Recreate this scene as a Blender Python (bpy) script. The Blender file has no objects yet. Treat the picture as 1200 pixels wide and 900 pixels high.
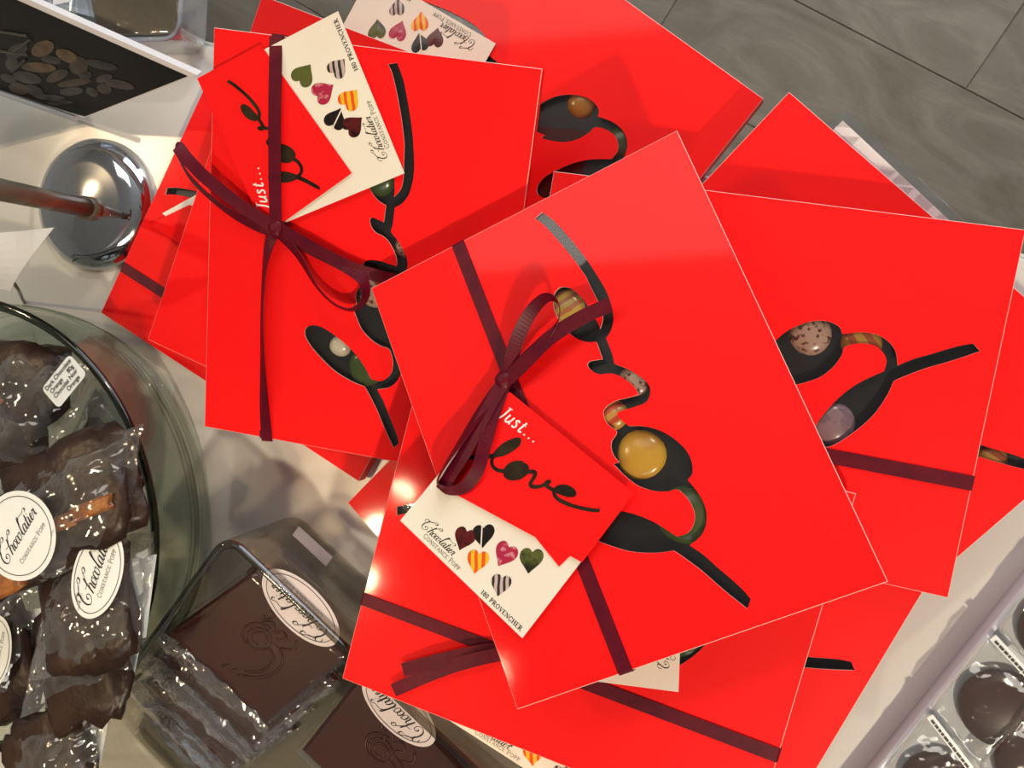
import bpy, bmesh, math, random
from mathutils import Vector, Matrix, noise
from mathutils.geometry import tessellate_polygon
random.seed(7)
scene = bpy.context.scene
COL = scene.collection

# ------------------------------------------------------------------ camera
F_PX = 1000.0
CAM = Vector((0, 0, 0.49))
C_R = Vector((0.967871, 0.0, -0.251446))
C_U = Vector((-0.010050, 0.999201, -0.038684))
C_F = Vector((-0.251245, -0.039968, -0.967098))
cam_d = bpy.data.cameras.new('camera')
cam_d.sensor_width = 36.0
cam_d.lens = 36.0 * F_PX / 1200.0
cam_d.clip_start = 0.01
cam = bpy.data.objects.new('camera', cam_d)
COL.objects.link(cam)
m = Matrix.Identity(4)
for i in range(3):
    m[i][0], m[i][1], m[i][2], m[i][3] = C_R[i], C_U[i], -C_F[i], CAM[i]
cam.matrix_world = m
scene.camera = cam

# ------------------------------------------------------------------ light
w = bpy.data.worlds.new('world')
scene.world = w
w.use_nodes = True
w.node_tree.nodes['Background'].inputs[0].default_value = (0.75, 0.82, 1.0, 1)
w.node_tree.nodes['Background'].inputs[1].default_value = 0.6

FLOOR_Z = -0.90
CEIL_Z = 1.90

def area(name, loc, target, sx, sy, power, col):
    l = bpy.data.lights.new(name, 'AREA')
    l.shape = 'RECTANGLE'; l.size = sx; l.size_y = sy
    l.energy = power; l.color = col
    o = bpy.data.objects.new(name, l); COL.objects.link(o)
    o.location = loc
    d = Vector(target) - Vector(loc)
    o.rotation_euler = d.to_track_quat('-Z', 'Y').to_euler()
    return o

def spot(name, loc, target, power, col, cone=70, rad=0.035, blend=0.6):
    l = bpy.data.lights.new(name, 'SPOT')
    l.energy = power; l.color = col; l.spot_size = math.radians(cone); l.spot_blend = blend
    l.shadow_soft_size = rad
    o = bpy.data.objects.new(name, l); COL.objects.link(o)
    o.location = loc
    d = Vector(target) - Vector(loc)
    o.rotation_euler = d.to_track_quat('-Z', 'Y').to_euler()
    return o

WARM = (1.0, 0.74, 0.44)
COOL = (0.72, 0.86, 1.0)
NEUT = (1.0, 0.93, 0.82)
# shop window daylight, ceiling panels and track spots
area('window_daylight', (0.95, 2.45, 0.75), (0.1, 0.1, -0.1), 2.0, 1.5, 40, COOL)
area('ceiling_panel_light', (-0.55, 1.15, CEIL_Z - 0.03), (-0.55, 1.15, 0), 1.2, 0.6, 5.5, NEUT)
area('ceiling_panel_light.001', (0.2, -1.6, CEIL_Z - 0.03), (0.2, -1.6, 0), 1.2, 0.6, 7, NEUT)
spot('track_spot', (0.84, -1.42, 1.80), (0.18, -0.15, 0.0), 122, (1.0, 0.85, 0.62), 42, 0.05, 0.9)
spot('track_spot.005', (0.5, 1.9, 1.80), (0.02, -0.02, 0.0), 38, (1.0, 0.90, 0.76), 34, 0.05, 0.8)
spot('track_spot.001', (-0.88, -0.28, 1.80), (-0.30, -0.28, 0.0), 20, WARM, 15.5, 0.045, 0.15)
spot('track_spot.002', (-0.97, -0.50, 1.80), (-0.30, -0.30, 0.0), 12, WARM, 16, 0.032, 0.2)
spot('track_spot.003', (-1.8, 0.62, 1.80), (-0.42, 0.12, 0.0), 34, WARM, 26, 0.05, 0.5)
spot('track_spot.004', (0.75, 1.9, 1.80), (0.15, 0.45, FLOOR_Z), 60, (1.0, 0.80, 0.58), 40, 0.05, 0.4)

vs = scene.view_settings
vs.view_transform = 'Standard'
vs.look = 'None'
vs.gamma = 1.0
vs.use_curve_mapping = False
vs.exposure = 0.32

# ------------------------------------------------------------------ helpers
def ray(u, v):
    return C_R * ((u - 600) / F_PX) + C_U * ((450 - v) / F_PX) + C_F

def at(u, v, z):
    """point of the place at height z that the photograph shows at (u, v)"""
    r = ray(u, v)
    return CAM + r * ((z - CAM.z) / r.z)

def on_plane(u, v, p0, n, h=0.0):
    r = ray(u, v)
    t = ((p0 + n * h) - CAM).dot(n) / r.dot(n)
    return CAM + r * t

MATS = {}
def nodes(name):
    mt = bpy.data.materials.new(name); mt.use_nodes = True
    nt = mt.node_tree
    for n in list(nt.nodes): nt.nodes.remove(n)
    out = nt.nodes.new('ShaderNodeOutputMaterial')
    MATS[name] = mt
    return mt, nt, out

def N(nt, kind, **kw):
    n = nt.nodes.new(kind)
    for k, v in kw.items():
        if k in n.inputs: n.inputs[k].default_value = v
        else: setattr(n, k, v)
    return n

def bsdf(name, col, rough=0.5, metal=0.0, spec=0.5, coat=0.0, coat_rough=0.1, noise_amt=0.0, noise_scale=20.0,
         bump=0.0, bump_scale=200.0, sheen=0.0, col2=None, sss=0.0, bump_dist=0.001):
    mt, nt, out = nodes(name)
    b = N(nt, 'ShaderNodeBsdfPrincipled')
    b.inputs['Base Color'].default_value = (*col, 1)
    b.inputs['Roughness'].default_value = rough
    b.inputs['Metallic'].default_value = metal
    b.inputs['Specular IOR Level'].default_value = spec
    b.inputs['Coat Weight'].default_value = coat
    b.inputs['Coat Roughness'].default_value = coat_rough
    b.inputs['Sheen Weight'].default_value = sheen
    nt.links.new(b.outputs[0], out.inputs[0])
    tc = N(nt, 'ShaderNodeTexCoord')
    if noise_amt > 0 or col2:
        nz = N(nt, 'ShaderNodeTexNoise', Scale=noise_scale, Detail=5.0)
        nt.links.new(tc.outputs['Object'], nz.inputs['Vector'])
        mx = N(nt, 'ShaderNodeMix'); mx.data_type = 'RGBA'
        c2 = col2 if col2 else tuple(c * (1 - noise_amt) for c in col)
        mx.inputs['A'].default_value = (*col, 1); mx.inputs['B'].default_value = (*c2, 1)
        rp = N(nt, 'ShaderNodeValToRGB')
        rp.color_ramp.elements[0].position = 0.38; rp.color_ramp.elements[1].position = 0.62
        nt.links.new(nz.outputs[0], rp.inputs[0])
        nt.links.new(rp.outputs[0], mx.inputs['Factor'])
        nt.links.new(mx.outputs['Result'], b.inputs['Base Color'])
    if bump > 0:
        nb = N(nt, 'ShaderNodeTexNoise', Scale=bump_scale, Detail=4.0)
        nt.links.new(tc.outputs['Object'], nb.inputs['Vector'])
        bp = N(nt, 'ShaderNodeBump', Strength=bump, Distance=bump_dist)
        nt.links.new(nb.outputs[0], bp.inputs['Height'])
        nt.links.new(bp.outputs[0], b.inputs['Normal'])
    return mt

def film(name, tint, gloss_rough, facing_lo, facing_hi, bump=0.0, bump_scale=60, gl_col=(1, 1, 1), haze=0.0, haze_col=(.8, .8, .8)):
    """thin clear sheet: see-through with a mirror-like sheen"""
    mt, nt, out = nodes(name)
    tr = N(nt, 'ShaderNodeBsdfTransparent'); tr.inputs[0].default_value = (*tint, 1)
    gl = N(nt, 'ShaderNodeBsdfGlossy'); gl.inputs['Color'].default_value = (*gl_col, 1); gl.inputs['Roughness'].default_value = gloss_rough
    lw = N(nt, 'ShaderNodeLayerWeight', Blend=0.35)
    mr = N(nt, 'ShaderNodeMapRange'); mr.inputs['To Min'].default_value = facing_lo; mr.inputs['To Max'].default_value = facing_hi
    nt.links.new(lw.outputs['Facing'], mr.inputs['Value'])
    mx = N(nt, 'ShaderNodeMixShader')
    nt.links.new(mr.outputs[0], mx.inputs[0])
    base = tr
    if haze > 0:
        df = N(nt, 'ShaderNodeBsdfDiffuse'); df.inputs[0].default_value = (*haze_col, 1)
        mh = N(nt, 'ShaderNodeMixShader'); mh.inputs[0].default_value = haze
        nt.links.new(tr.outputs[0], mh.inputs[1]); nt.links.new(df.outputs[0], mh.inputs[2])
        base = mh
    nt.links.new(base.outputs[0], mx.inputs[1]); nt.links.new(gl.outputs[0], mx.inputs[2])
    nt.links.new(mx.outputs[0], out.inputs[0])
    if bump > 0:
        tc = N(nt, 'ShaderNodeTexCoord')
        nb = N(nt, 'ShaderNodeTexNoise', Scale=bump_scale, Detail=3.0)
        nt.links.new(tc.outputs['Object'], nb.inputs['Vector'])
        bp = N(nt, 'ShaderNodeBump', Strength=bump, Distance=0.004)
        nt.links.new(nb.outputs[0], bp.inputs['Height'])
        nt.links.new(bp.outputs[0], gl.inputs['Normal'])
    return mt

def obj(name, verts, faces, mat, parent=None, smooth=False, inv=None, mats=None, fmat=None):
    """verts in world space; turned into the parent's space when a parent is given"""
    me = bpy.data.meshes.new(name)
    if parent is not None and inv is None:
        inv = parent.matrix_world.inverted()
    if inv is not None:
        verts = [inv @ Vector(v) for v in verts]
    me.from_pydata([tuple(v) for v in verts], [], faces)
    for mm in (mats or [mat]): me.materials.append(mm)
    if fmat: me.polygons.foreach_set('material_index', fmat)
    if smooth: me.polygons.foreach_set('use_smooth', [True] * len(faces))
    me.update()
    o = bpy.data.objects.new(name, me); COL.objects.link(o)
    if parent is not None: o.parent = parent
    return o

I4 = Matrix.Identity(4)

def tag(o, label, cat, group=None):
    o['label'] = label; o['category'] = cat
    if group: o['group'] = group
    return o

def thing(name, label, cat, mat4, group=None):
    o = bpy.data.objects.new(name, None); COL.objects.link(o)
    o.empty_display_size = 0.02
    if not isinstance(mat4, Matrix): mat4 = Matrix.Translation(Vector(mat4))
    o.matrix_world = mat4
    bpy.context.view_layer.update()
    return tag(o, label, cat, group)

def struct(o):
    o['kind'] = 'structure'; return o

def box_geo(x0, x1, y0, y1, z0, z1):
    v = [(x, y, z) for z in (z0, z1) for y in (y0, y1) for x in (x0, x1)]
    f = [(0, 2, 3, 1), (4, 5, 7, 6), (0, 1, 5, 4), (2, 6, 7, 3), (0, 4, 6, 2), (1, 3, 7, 5)]
    return [Vector(p) for p in v], f

def merge(parts):
    V, Fc = [], []
    for v, f in parts:
        k = len(V); V += [Vector(p) for p in v]; Fc += [tuple(i + k for i in q) for q in f]
    return V, Fc

def catmull(pts, n=6, closed=False, sharp=None):
    """pts: list of tuples; linear across sharp points"""
    P = [Vector(p) for p in pts]; L = len(P); out = []
    rng = range(L) if closed else range(L - 1)
    for i in rng:
        p1, p2 = P[i], P[(i + 1) % L]
        p0 = P[i - 1] if (closed or i > 0) else p1
        p3 = P[(i + 2) % L] if (closed or i + 2 < L) else p2
        if sharp and i in sharp: p0 = p1 - (p2 - p1)
        if sharp and (i + 1) % L in sharp: p3 = p2 + (p2 - p1)
        for k in range(n):
            t = k / n
            out.append(0.5 * ((2 * p1) + (p2 - p0) * t + (2 * p0 - 5 * p1 + 4 * p2 - p3) * t * t + (3 * p1 - p0 - 3 * p2 + p3) * t ** 3))
    if not closed: out.append(P[-1])
    return out

def poly_mesh(outer, holes=(), z=0.0):
    """flat polygon with holes -> verts, tris (normals up)"""
    loops = [[Vector((p[0], p[1], 0)) for p in lp] for lp in (outer, *holes)]
    tri = tessellate_polygon(loops)
    V = [Vector((p.x, p.y, z)) for lp in loops for p in lp]
    T = []
    for a, b, c in tri:
        n = (V[b] - V[a]).cross(V[c] - V[a]).z
        if abs(n) < 1e-14: continue
        T.append((a, b, c) if n > 0 else (a, c, b))
    return V, T

def tube(path, r, seg=10, r_end=None):
    V, Fc = [], []
    P = [Vector(p) for p in path]
    for i, p in enumerate(P):
        t = (P[min(i + 1, len(P) - 1)] - P[max(i - 1, 0)]).normalized()
        a = Vector((0, 0, 1)) if abs(t.z) < .9 else Vector((1, 0, 0))
        x = t.cross(a).normalized(); y = t.cross(x)
        rr = r if r_end is None else r + (r_end - r) * i / (len(P) - 1)
        for k in range(seg):
            an = 2 * math.pi * k / seg
            V.append(p + x * rr * math.cos(an) + y * rr * math.sin(an))
    for i in range(len(P) - 1):
        for k in range(seg):
            a = i * seg + k; b = i * seg + (k + 1) % seg
            Fc.append((a, b, b + seg, a + seg))
    Fc.append(tuple(range(seg))[::-1]); Fc.append(tuple(range((len(P) - 1) * seg, len(P) * seg)))
    return V, Fc

def lathe(profile, seg=64, center=(0, 0, 0), close=False):
    V, Fc = [], []; c = Vector(center); n = len(profile)
    for k in range(seg):
        a = 2 * math.pi * k / seg
        for r, z in profile: V.append(c + Vector((r * math.cos(a), r * math.sin(a), z)))
    for k in range(seg):
        k2 = (k + 1) % seg
        for i in range(n - 1 if not close else n):
            j = (i + 1) % n
            Fc.append((k * n + i, k2 * n + i, k2 * n + j, k * n + j))
    return V, Fc

# ------------------------------------------------------------------ materials
M_RED = bsdf('red_coated_card', (0.93, 0.005, 0.005), 0.5, spec=0.15, coat=0.30, coat_rough=0.065, bump=0.12, bump_scale=1100, bump_dist=0.0002)
M_EDGE = bsdf('bare_paper_edge', (0.80, 0.55, 0.48), 0.7)
M_TRAY = bsdf('dark_insert_card', (0.010, 0.008, 0.008), 0.4, noise_amt=0.4, noise_scale=60)
M_ACET = film('clear_acetate', (0.93, 0.93, 0.93), 0.03, 0.035, 0.35, bump=0.05, bump_scale=30)
M_RIB = bsdf('burgundy_satin', (0.115, 0.003, 0.012), 0.42, spec=0.2, sheen=0.0, bump=0.2, bump_scale=1400, bump_dist=0.0005, col2=(0.085, 0.002, 0.012), noise_scale=90)
M_CARD = bsdf('cream_printed_card', (0.86, 0.80, 0.66), 0.45, coat=0.15, col2=(0.84, 0.74, 0.62), noise_scale=18)
M_INK = bsdf('black_ink', (0.012, 0.010, 0.010), 0.5)
M_GREYINK = bsdf('grey_ink', (0.12, 0.10, 0.09), 0.5)
M_WHITEINK = bsdf('white_ink', (0.85, 0.82, 0.78), 0.5)
M_PRINT = bsdf('printed_love_art', (0.007, 0.005, 0.003), 0.5, spec=0.2, col2=(0.03, 0.018, 0.006), noise_scale=70)
M_TABLE = bsdf('white_laminate', (0.66, 0.645, 0.60), 0.22, spec=0.5, noise_amt=0.05, noise_scale=3)
M_TLEG = bsdf('white_metal', (0.7, 0.7, 0.68), 0.4)
M_CHROME = bsdf('polished_chrome', (0.62, 0.63, 0.64), 0.07, metal=1.0, noise_amt=0.05, noise_scale=8)
M_BRASS = bsdf('dull_steel_rod', (0.13, 0.11, 0.075), 0.3, metal=0.15, noise_amt=0.1, noise_scale=60)
M_GLASS = film('greenish_glass', (0.87, 0.895, 0.86), 0.03, 0.02, 0.14)
M_GLASSRIM = film('thick_glass_edge', (0.06, 0.085, 0.05), 0.05, 0.04, 0.22)
M_DISH = film('smoky_thick_glass', (0.80, 0.78, 0.73), 0.04, 0.03, 0.35)
M_DISHRIM = film('smoky_glass_edge', (0.34, 0.32, 0.27), 0.06, 0.05, 0.28)
M_CELLO = film('cellophane', (0.955, 0.95, 0.94), 0.10, 0.025, 0.30, bump=0.35, bump_scale=45)
M_BAG = film('bag_cellophane', (0.95, 0.945, 0.93), 0.07, 0.06, 0.65, bump=0.8, bump_scale=38, haze=0.035, haze_col=(.75, .7, .62))
M_CELLOH = film('hazy_cellophane', (0.93, 0.92, 0.90), 0.07, 0.12, 0.75, bump=0.7, bump_scale=60, haze=0.03, haze_col=(.6, .55, .5))
M_FOLD = film('glinting_film_fold', (0.90, 0.88, 0.87), 0.10, 0.20, 0.75, bump=0.5, bump_scale=80, haze=0.05, haze_col=(.7, .66, .64))
M_CHOC = bsdf('dark_chocolate', (0.042, 0.019, 0.011), 0.38, spec=0.4, noise_amt=0.45, noise_scale=55, bump=0.35, bump_scale=160, bump_dist=0.002)
M_BAR = bsdf('smooth_dark_chocolate', (0.042, 0.009, 0.006), 0.4, spec=0.3, noise_amt=0.25, noise_scale=25)
M_PEEL = bsdf('candied_orange_peel', (0.36, 0.12, 0.025), 0.35, noise_amt=0.4, noise_scale=140, bump=0.4, bump_scale=400)
M_STICK = bsdf('white_sticker', (0.80, 0.82, 0.80), 0.4, coat=0.2, noise_amt=0.03, noise_scale=30)
M_LILAC = bsdf('pale_pink_sticker', (0.60, 0.52, 0.52), 0.4, noise_amt=0.05, noise_scale=30)
M_WHITE = bsdf('white_card', (0.82, 0.81, 0.80), 0.35, noise_amt=0.03, noise_scale=20)
M_PLASTIC = film('clear_plastic', (0.93, 0.95, 0.97), 0.05, 0.10, 0.6)
M_ACRYL = film('acrylic_edge', (0.75, 0.80, 0.86), 0.08, 0.25, 0.7, haze=0.35, haze_col=(.7, .75, .8))
M_PHOTO = bsdf('dark_photo_print', (0.010, 0.008, 0.007), 0.45, spec=0.2, noise_amt=0.4, noise_scale=9)
M_PANELEDGE = bsdf('white_foam_edge', (0.80, 0.76, 0.76), 0.5, noise_amt=0.05, noise_scale=40)

def choc_mat(name, base, spot_col=None, kind='plain', scale=120.0):
    mt, nt, out = nodes(name)
    b = N(nt, 'ShaderNodeBsdfPrincipled'); b.inputs['Roughness'].default_value = 0.22
    b.inputs['Base Color'].default_value = (*base, 1)
    tc = N(nt, 'ShaderNodeTexCoord')
    if kind != 'plain':
        mx = N(nt, 'ShaderNodeMix'); mx.data_type = 'RGBA'
        mx.inputs['A'].default_value = (*base, 1); mx.inputs['B'].default_value = (*spot_col, 1)
        if kind == 'stripe':
            t = N(nt, 'ShaderNodeTexWave', Scale=scale, Distortion=2.0)
        else:
            t = N(nt, 'ShaderNodeTexNoise', Scale=scale, Detail=3.0)
        nt.links.new(tc.outputs['Object'], t.inputs['Vector'])
        rp = N(nt, 'ShaderNodeValToRGB')
        rp.color_ramp.elements[0].position = 0.5 if kind == 'stripe' else 0.52
        rp.color_ramp.elements[1].position = 0.62
        nt.links.new(t.outputs[0], rp.inputs[0]); nt.links.new(rp.outputs[0], mx.inputs['Factor'])
        nt.links.new(mx.outputs['Result'], b.inputs['Base Color'])
    nt.links.new(b.outputs[0], out.inputs[0])
    return mt
K_YEL = choc_mat('yellow_chocolate', (0.62, 0.33, 0.035), (0.55, 0.26, 0.03), 'noise', 90)
K_GRN = choc_mat('green_chocolate', (0.055, 0.085, 0.022), (0.09, 0.10, 0.03), 'noise', 60)
K_SPK = choc_mat('speckled_chocolate', (0.42, 0.27, 0.20), (0.08, 0.03, 0.02), 'noise', 420)
K_ORG = choc_mat('orange_streaked_chocolate', (0.62, 0.30, 0.05), (0.55, 0.07, 0.02), 'stripe', 60)
K_YST = choc_mat('yellow_striped_chocolate', (0.58, 0.36, 0.06), (0.45, 0.14, 0.05), 'stripe', 70)
K_GLD = choc_mat('golden_chocolate', (0.42, 0.22, 0.04), (0.30, 0.07, 0.02), 'stripe', 45)
K_PNK = choc_mat('mauve_chocolate', (0.28, 0.18, 0.20), (0.20, 0.12, 0.14), 'noise', 200)
K_WINREFL = choc_mat('painted_window_reflection', (0.62, 0.55, 0.42), (0.5, 0.42, 0.3), 'noise', 60)  # cream colour stands in for a window's reflection, not for a real chocolate
K_OCH = choc_mat('ochre_chocolate', (0.45, 0.22, 0.03), (0.4, 0.18, 0.02), 'noise', 60)
H_DRK = choc_mat('printed_dark_red_heart', (0.10, 0.008, 0.008), (0.02, 0.004, 0.003), 'noise', 160)
H_BLK = choc_mat('printed_black_heart', (0.012, 0.008, 0.006), (0.02, 0.012, 0.008), 'noise', 60)
H_MAG = choc_mat('printed_magenta_heart', (0.42, 0.02, 0.06), (0.62, 0.22, 0.24), 'noise', 260)
H_GRN = choc_mat('printed_green_heart', (0.10, 0.11, 0.025), (0.02, 0.02, 0.008), 'noise', 110)
H_YEL = choc_mat('printed_yellow_orange_heart', (0.85, 0.48, 0.02), (0.80, 0.09, 0.01), 'stripe', 90)
H_WHT = choc_mat('printed_marbled_heart', (0.55, 0.42, 0.38), (0.04, 0.03, 0.025), 'stripe', 110)

def plank_mat():
    mt, nt, out = nodes('grey_brown_wood_laminate')
    b = N(nt, 'ShaderNodeBsdfPrincipled'); b.inputs['Roughness'].default_value = 0.45; b.inputs['Specular IOR Level'].default_value = 0.3
    tc = N(nt, 'ShaderNodeTexCoord'); mp = N(nt, 'ShaderNodeMapping')
    oi = N(nt, 'ShaderNodeObjectInfo')
    add = N(nt, 'ShaderNodeVectorMath'); add.operation = 'ADD'
    sc = N(nt, 'ShaderNodeVectorMath'); sc.operation = 'SCALE'; sc.inputs[0].default_value = (7.3, 3.1, 1.7)
    nt.links.new(oi.outputs['Random'], sc.inputs['Scale'])
    nt.links.new(tc.outputs['Object'], add.inputs[0]); nt.links.new(sc.outputs[0], add.inputs[1])
    mp.inputs['Scale'].default_value = (3.2, 7.5, 1.0)
    nt.links.new(add.outputs[0], mp.inputs['Vector'])
    n1 = N(nt, 'ShaderNodeTexNoise', Scale=1.3, Detail=7.0, Distortion=2.4, Roughness=0.55)
    nt.links.new(mp.outputs[0], n1.inputs['Vector'])
    n2 = N(nt, 'ShaderNodeTexNoise', Scale=9.0, Detail=4.0, Distortion=1.0)
    m2 = N(nt, 'ShaderNodeMapping'); m2.inputs['Scale'].default_value = (0.6, 5.0, 1.0)
    nt.links.new(mp.outputs[0], m2.inputs['Vector']); nt.links.new(m2.outputs[0], n2.inputs['Vector'])
    mx = N(nt, 'ShaderNodeMix'); mx.inputs['Factor'].default_value = 0.16
    nt.links.new(n1.outputs[0], mx.inputs['A']); nt.links.new(n2.outputs[0], mx.inputs['B'])
    rp = N(nt, 'ShaderNodeValToRGB'); e = rp.color_ramp.elements
    e[0].position = 0.30; e[0].color = (0.15, 0.118, 0.085, 1)
    e[1].position = 0.72; e[1].color = (0.285, 0.248, 0.195, 1)
    x = rp.color_ramp.elements.new(0.5); x.color = (0.205, 0.174, 0.134, 1)
    nt.links.new(mx.outputs['Result'], rp.inputs[0])
    nt.links.new(rp.outputs[0], b.inputs['Base Color'])
    nt.links.new(b.outputs[0], out.inputs[0])
    return mt
M_PLANK = plank_mat()
M_GROUT = bsdf('dark_joint', (0.16, 0.14, 0.12), 0.8)
M_WALL = bsdf('painted_wall', (0.55, 0.50, 0.44), 0.8, noise_amt=0.05, noise_scale=3)
M_CEIL = bsdf('painted_ceiling', (0.62, 0.60, 0.57), 0.9, noise_amt=0.05, noise_scale=3)

# ------------------------------------------------------------------ setting
RX0, RX1, RY0, RY1 = -2.3, 2.3, -2.2, 2.6
def slab(name, x0, x1, y0, y1, z0, z1, mat):
    v, f = box_geo(x0, x1, y0, y1, z0, z1)
    return struct(obj(name, v, f, mat))
floor = slab('floor', RX0, RX1, RY0, RY1, FLOOR_Z - 0.05, FLOOR_Z - 0.002, M_GROUT)
slab('ceiling', RX0, RX1, RY0, RY1, CEIL_Z, CEIL_Z + 0.05, M_CEIL)
slab('wall_left', RX0 - 0.1, RX0, RY0, RY1, FLOOR_Z, CEIL_Z, M_WALL)
slab('wall_back', RX0 - 0.1, RX1 + 0.1, RY1, RY1 + 0.1, FLOOR_Z, -0.05, M_WALL)
slab('trim_1', RX0 - 0.1, RX1 + 0.1, RY1, RY1 + 0.1, 1.55, CEIL_Z, M_WALL)
slab('trim_2', RX0 - 0.1, -0.1, RY1, RY1 + 0.1, -0.05, 1.55, M_WALL)
slab('trim_3', 2.0, RX1 + 0.1, RY1, RY1 + 0.1, -0.05, 1.55, M_WALL)
slab('wall_front', RX0 - 0.1, RX1 + 0.1, RY0 - 0.1, RY0, FLOOR_Z, CEIL_Z, M_WALL)
slab('wall_right', RX1, RX1 + 0.1, RY0, RY1, FLOOR_Z, CEIL_Z, M_WALL)

# planks run along this direction
pa = at(950, 10, FLOOR_Z); pb = at(1200, 140, FLOOR_Z)
pd = (pb - pa).normalized(); pn = Vector((-pd.y, pd.x, 0))
joint = at(1135, 100, FLOOR_Z)
PW, PL, G = 0.19, 1.2, 0.0008
base_me = {}
def plank(cx, cy, length):
    key = round(length, 3)
    if key not in base_me:
        hx, hy = length / 2 - G / 2, PW / 2 - G / 2; bv = 0.0012
        v = [(-hx, -hy, -.008), (hx, -hy, -.008), (hx, hy, -.008), (-hx, hy, -.008),
             (-hx, -hy, -bv), (hx, -hy, -bv), (hx, hy, -bv), (-hx, hy, -bv),
             (-hx + bv, -hy + bv, 0), (hx - bv, -hy + bv, 0), (hx - bv, hy - bv, 0), (-hx + bv, hy - bv, 0)]
        f = [(0, 1, 5, 4), (1, 2, 6, 5), (2, 3, 7, 6), (3, 0, 4, 7), (4, 5, 9, 8), (5, 6, 10, 9), (6, 7, 11, 10), (7, 4, 8, 11), (8, 9, 10, 11)]
        me = bpy.data.meshes.new('plank'); me.from_pydata(v, [], f); me.materials.append(M_PLANK); me.update()
        base_me[key] = me
    o = bpy.data.objects.new('plank', base_me[key]); COL.objects.link(o)
    o.parent = floor
    c = pa + pd * cx + pn * cy
    o.location = (c.x, c.y, FLOOR_Z)
    o.rotation_euler = (0, 0, math.atan2(pd.y, pd.x))
jx = (joint - pa).dot(pd)
for row in range(-8, 6):
    off = {0: jx}.get(row, jx + PL * ((row * 0.37) % 1.0))
    for k in range(-3, 3):
        cx = off + PL * (k + 0.5); cy = PW * (row + 0.5)
        c = pa + pd * cx + pn * cy
        if abs(c.x - .2) < 1.45 and abs(c.y - .35) < 1.35:
            plank(cx, cy, PL)

# display table: edge runs behind the boxes
ea = at(215, 40, 0); eb = at(1200, 296, 0)
ed = (eb - ea).normalized(); en = Vector((ed.y, -ed.x, 0))     # en: into the table
tmid = ea + ed * 0.25
Mt = Matrix.Translation((tmid.x, tmid.y, FLOOR_Z)) @ Matrix.Rotation(math.atan2(ed.y, ed.x), 4, 'Z')
table = thing('display_table', 'white laminate display table carrying the red boxes and the chocolates', 'table', Mt)
tb = bmesh.new()
bmesh.ops.create_cube(tb, size=1.0)
bmesh.ops.scale(tb, vec=(1.7, 0.85, 0.032), verts=tb.verts)
bmesh.ops.translate(tb, vec=(0, -0.425, -FLOOR_Z - 0.016), verts=tb.verts)
bmesh.ops.bevel(tb, geom=tb.edges[:], offset=0.004, segments=3, affect='EDGES')
me = bpy.data.meshes.new('table_top'); tb.to_mesh(me); tb.free(); me.materials.append(M_TABLE)
o = bpy.data.objects.new('table_top', me); COL.objects.link(o); o.parent = table
v, f = merge([box_geo(-.78, .78, -.09, -.07, .78, .868), box_geo(-.78, .78, -.78, -.76, .78, .868),
              box_geo(-.78, -.76, -.76, -.09, .78, .868), box_geo(.76, .78, -.76, -.09, .78, .868)])
obj('apron', v, f, M_TLEG, table, inv=I4)
for sx in (-.77, .77):
    for sy in (-.08, -.77):
        v, f = box_geo(sx - .025, sx + .025, sy - .025, sy + .025, 0, .868)
        obj('leg', v, f, M_TLEG, table, inv=I4)

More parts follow.
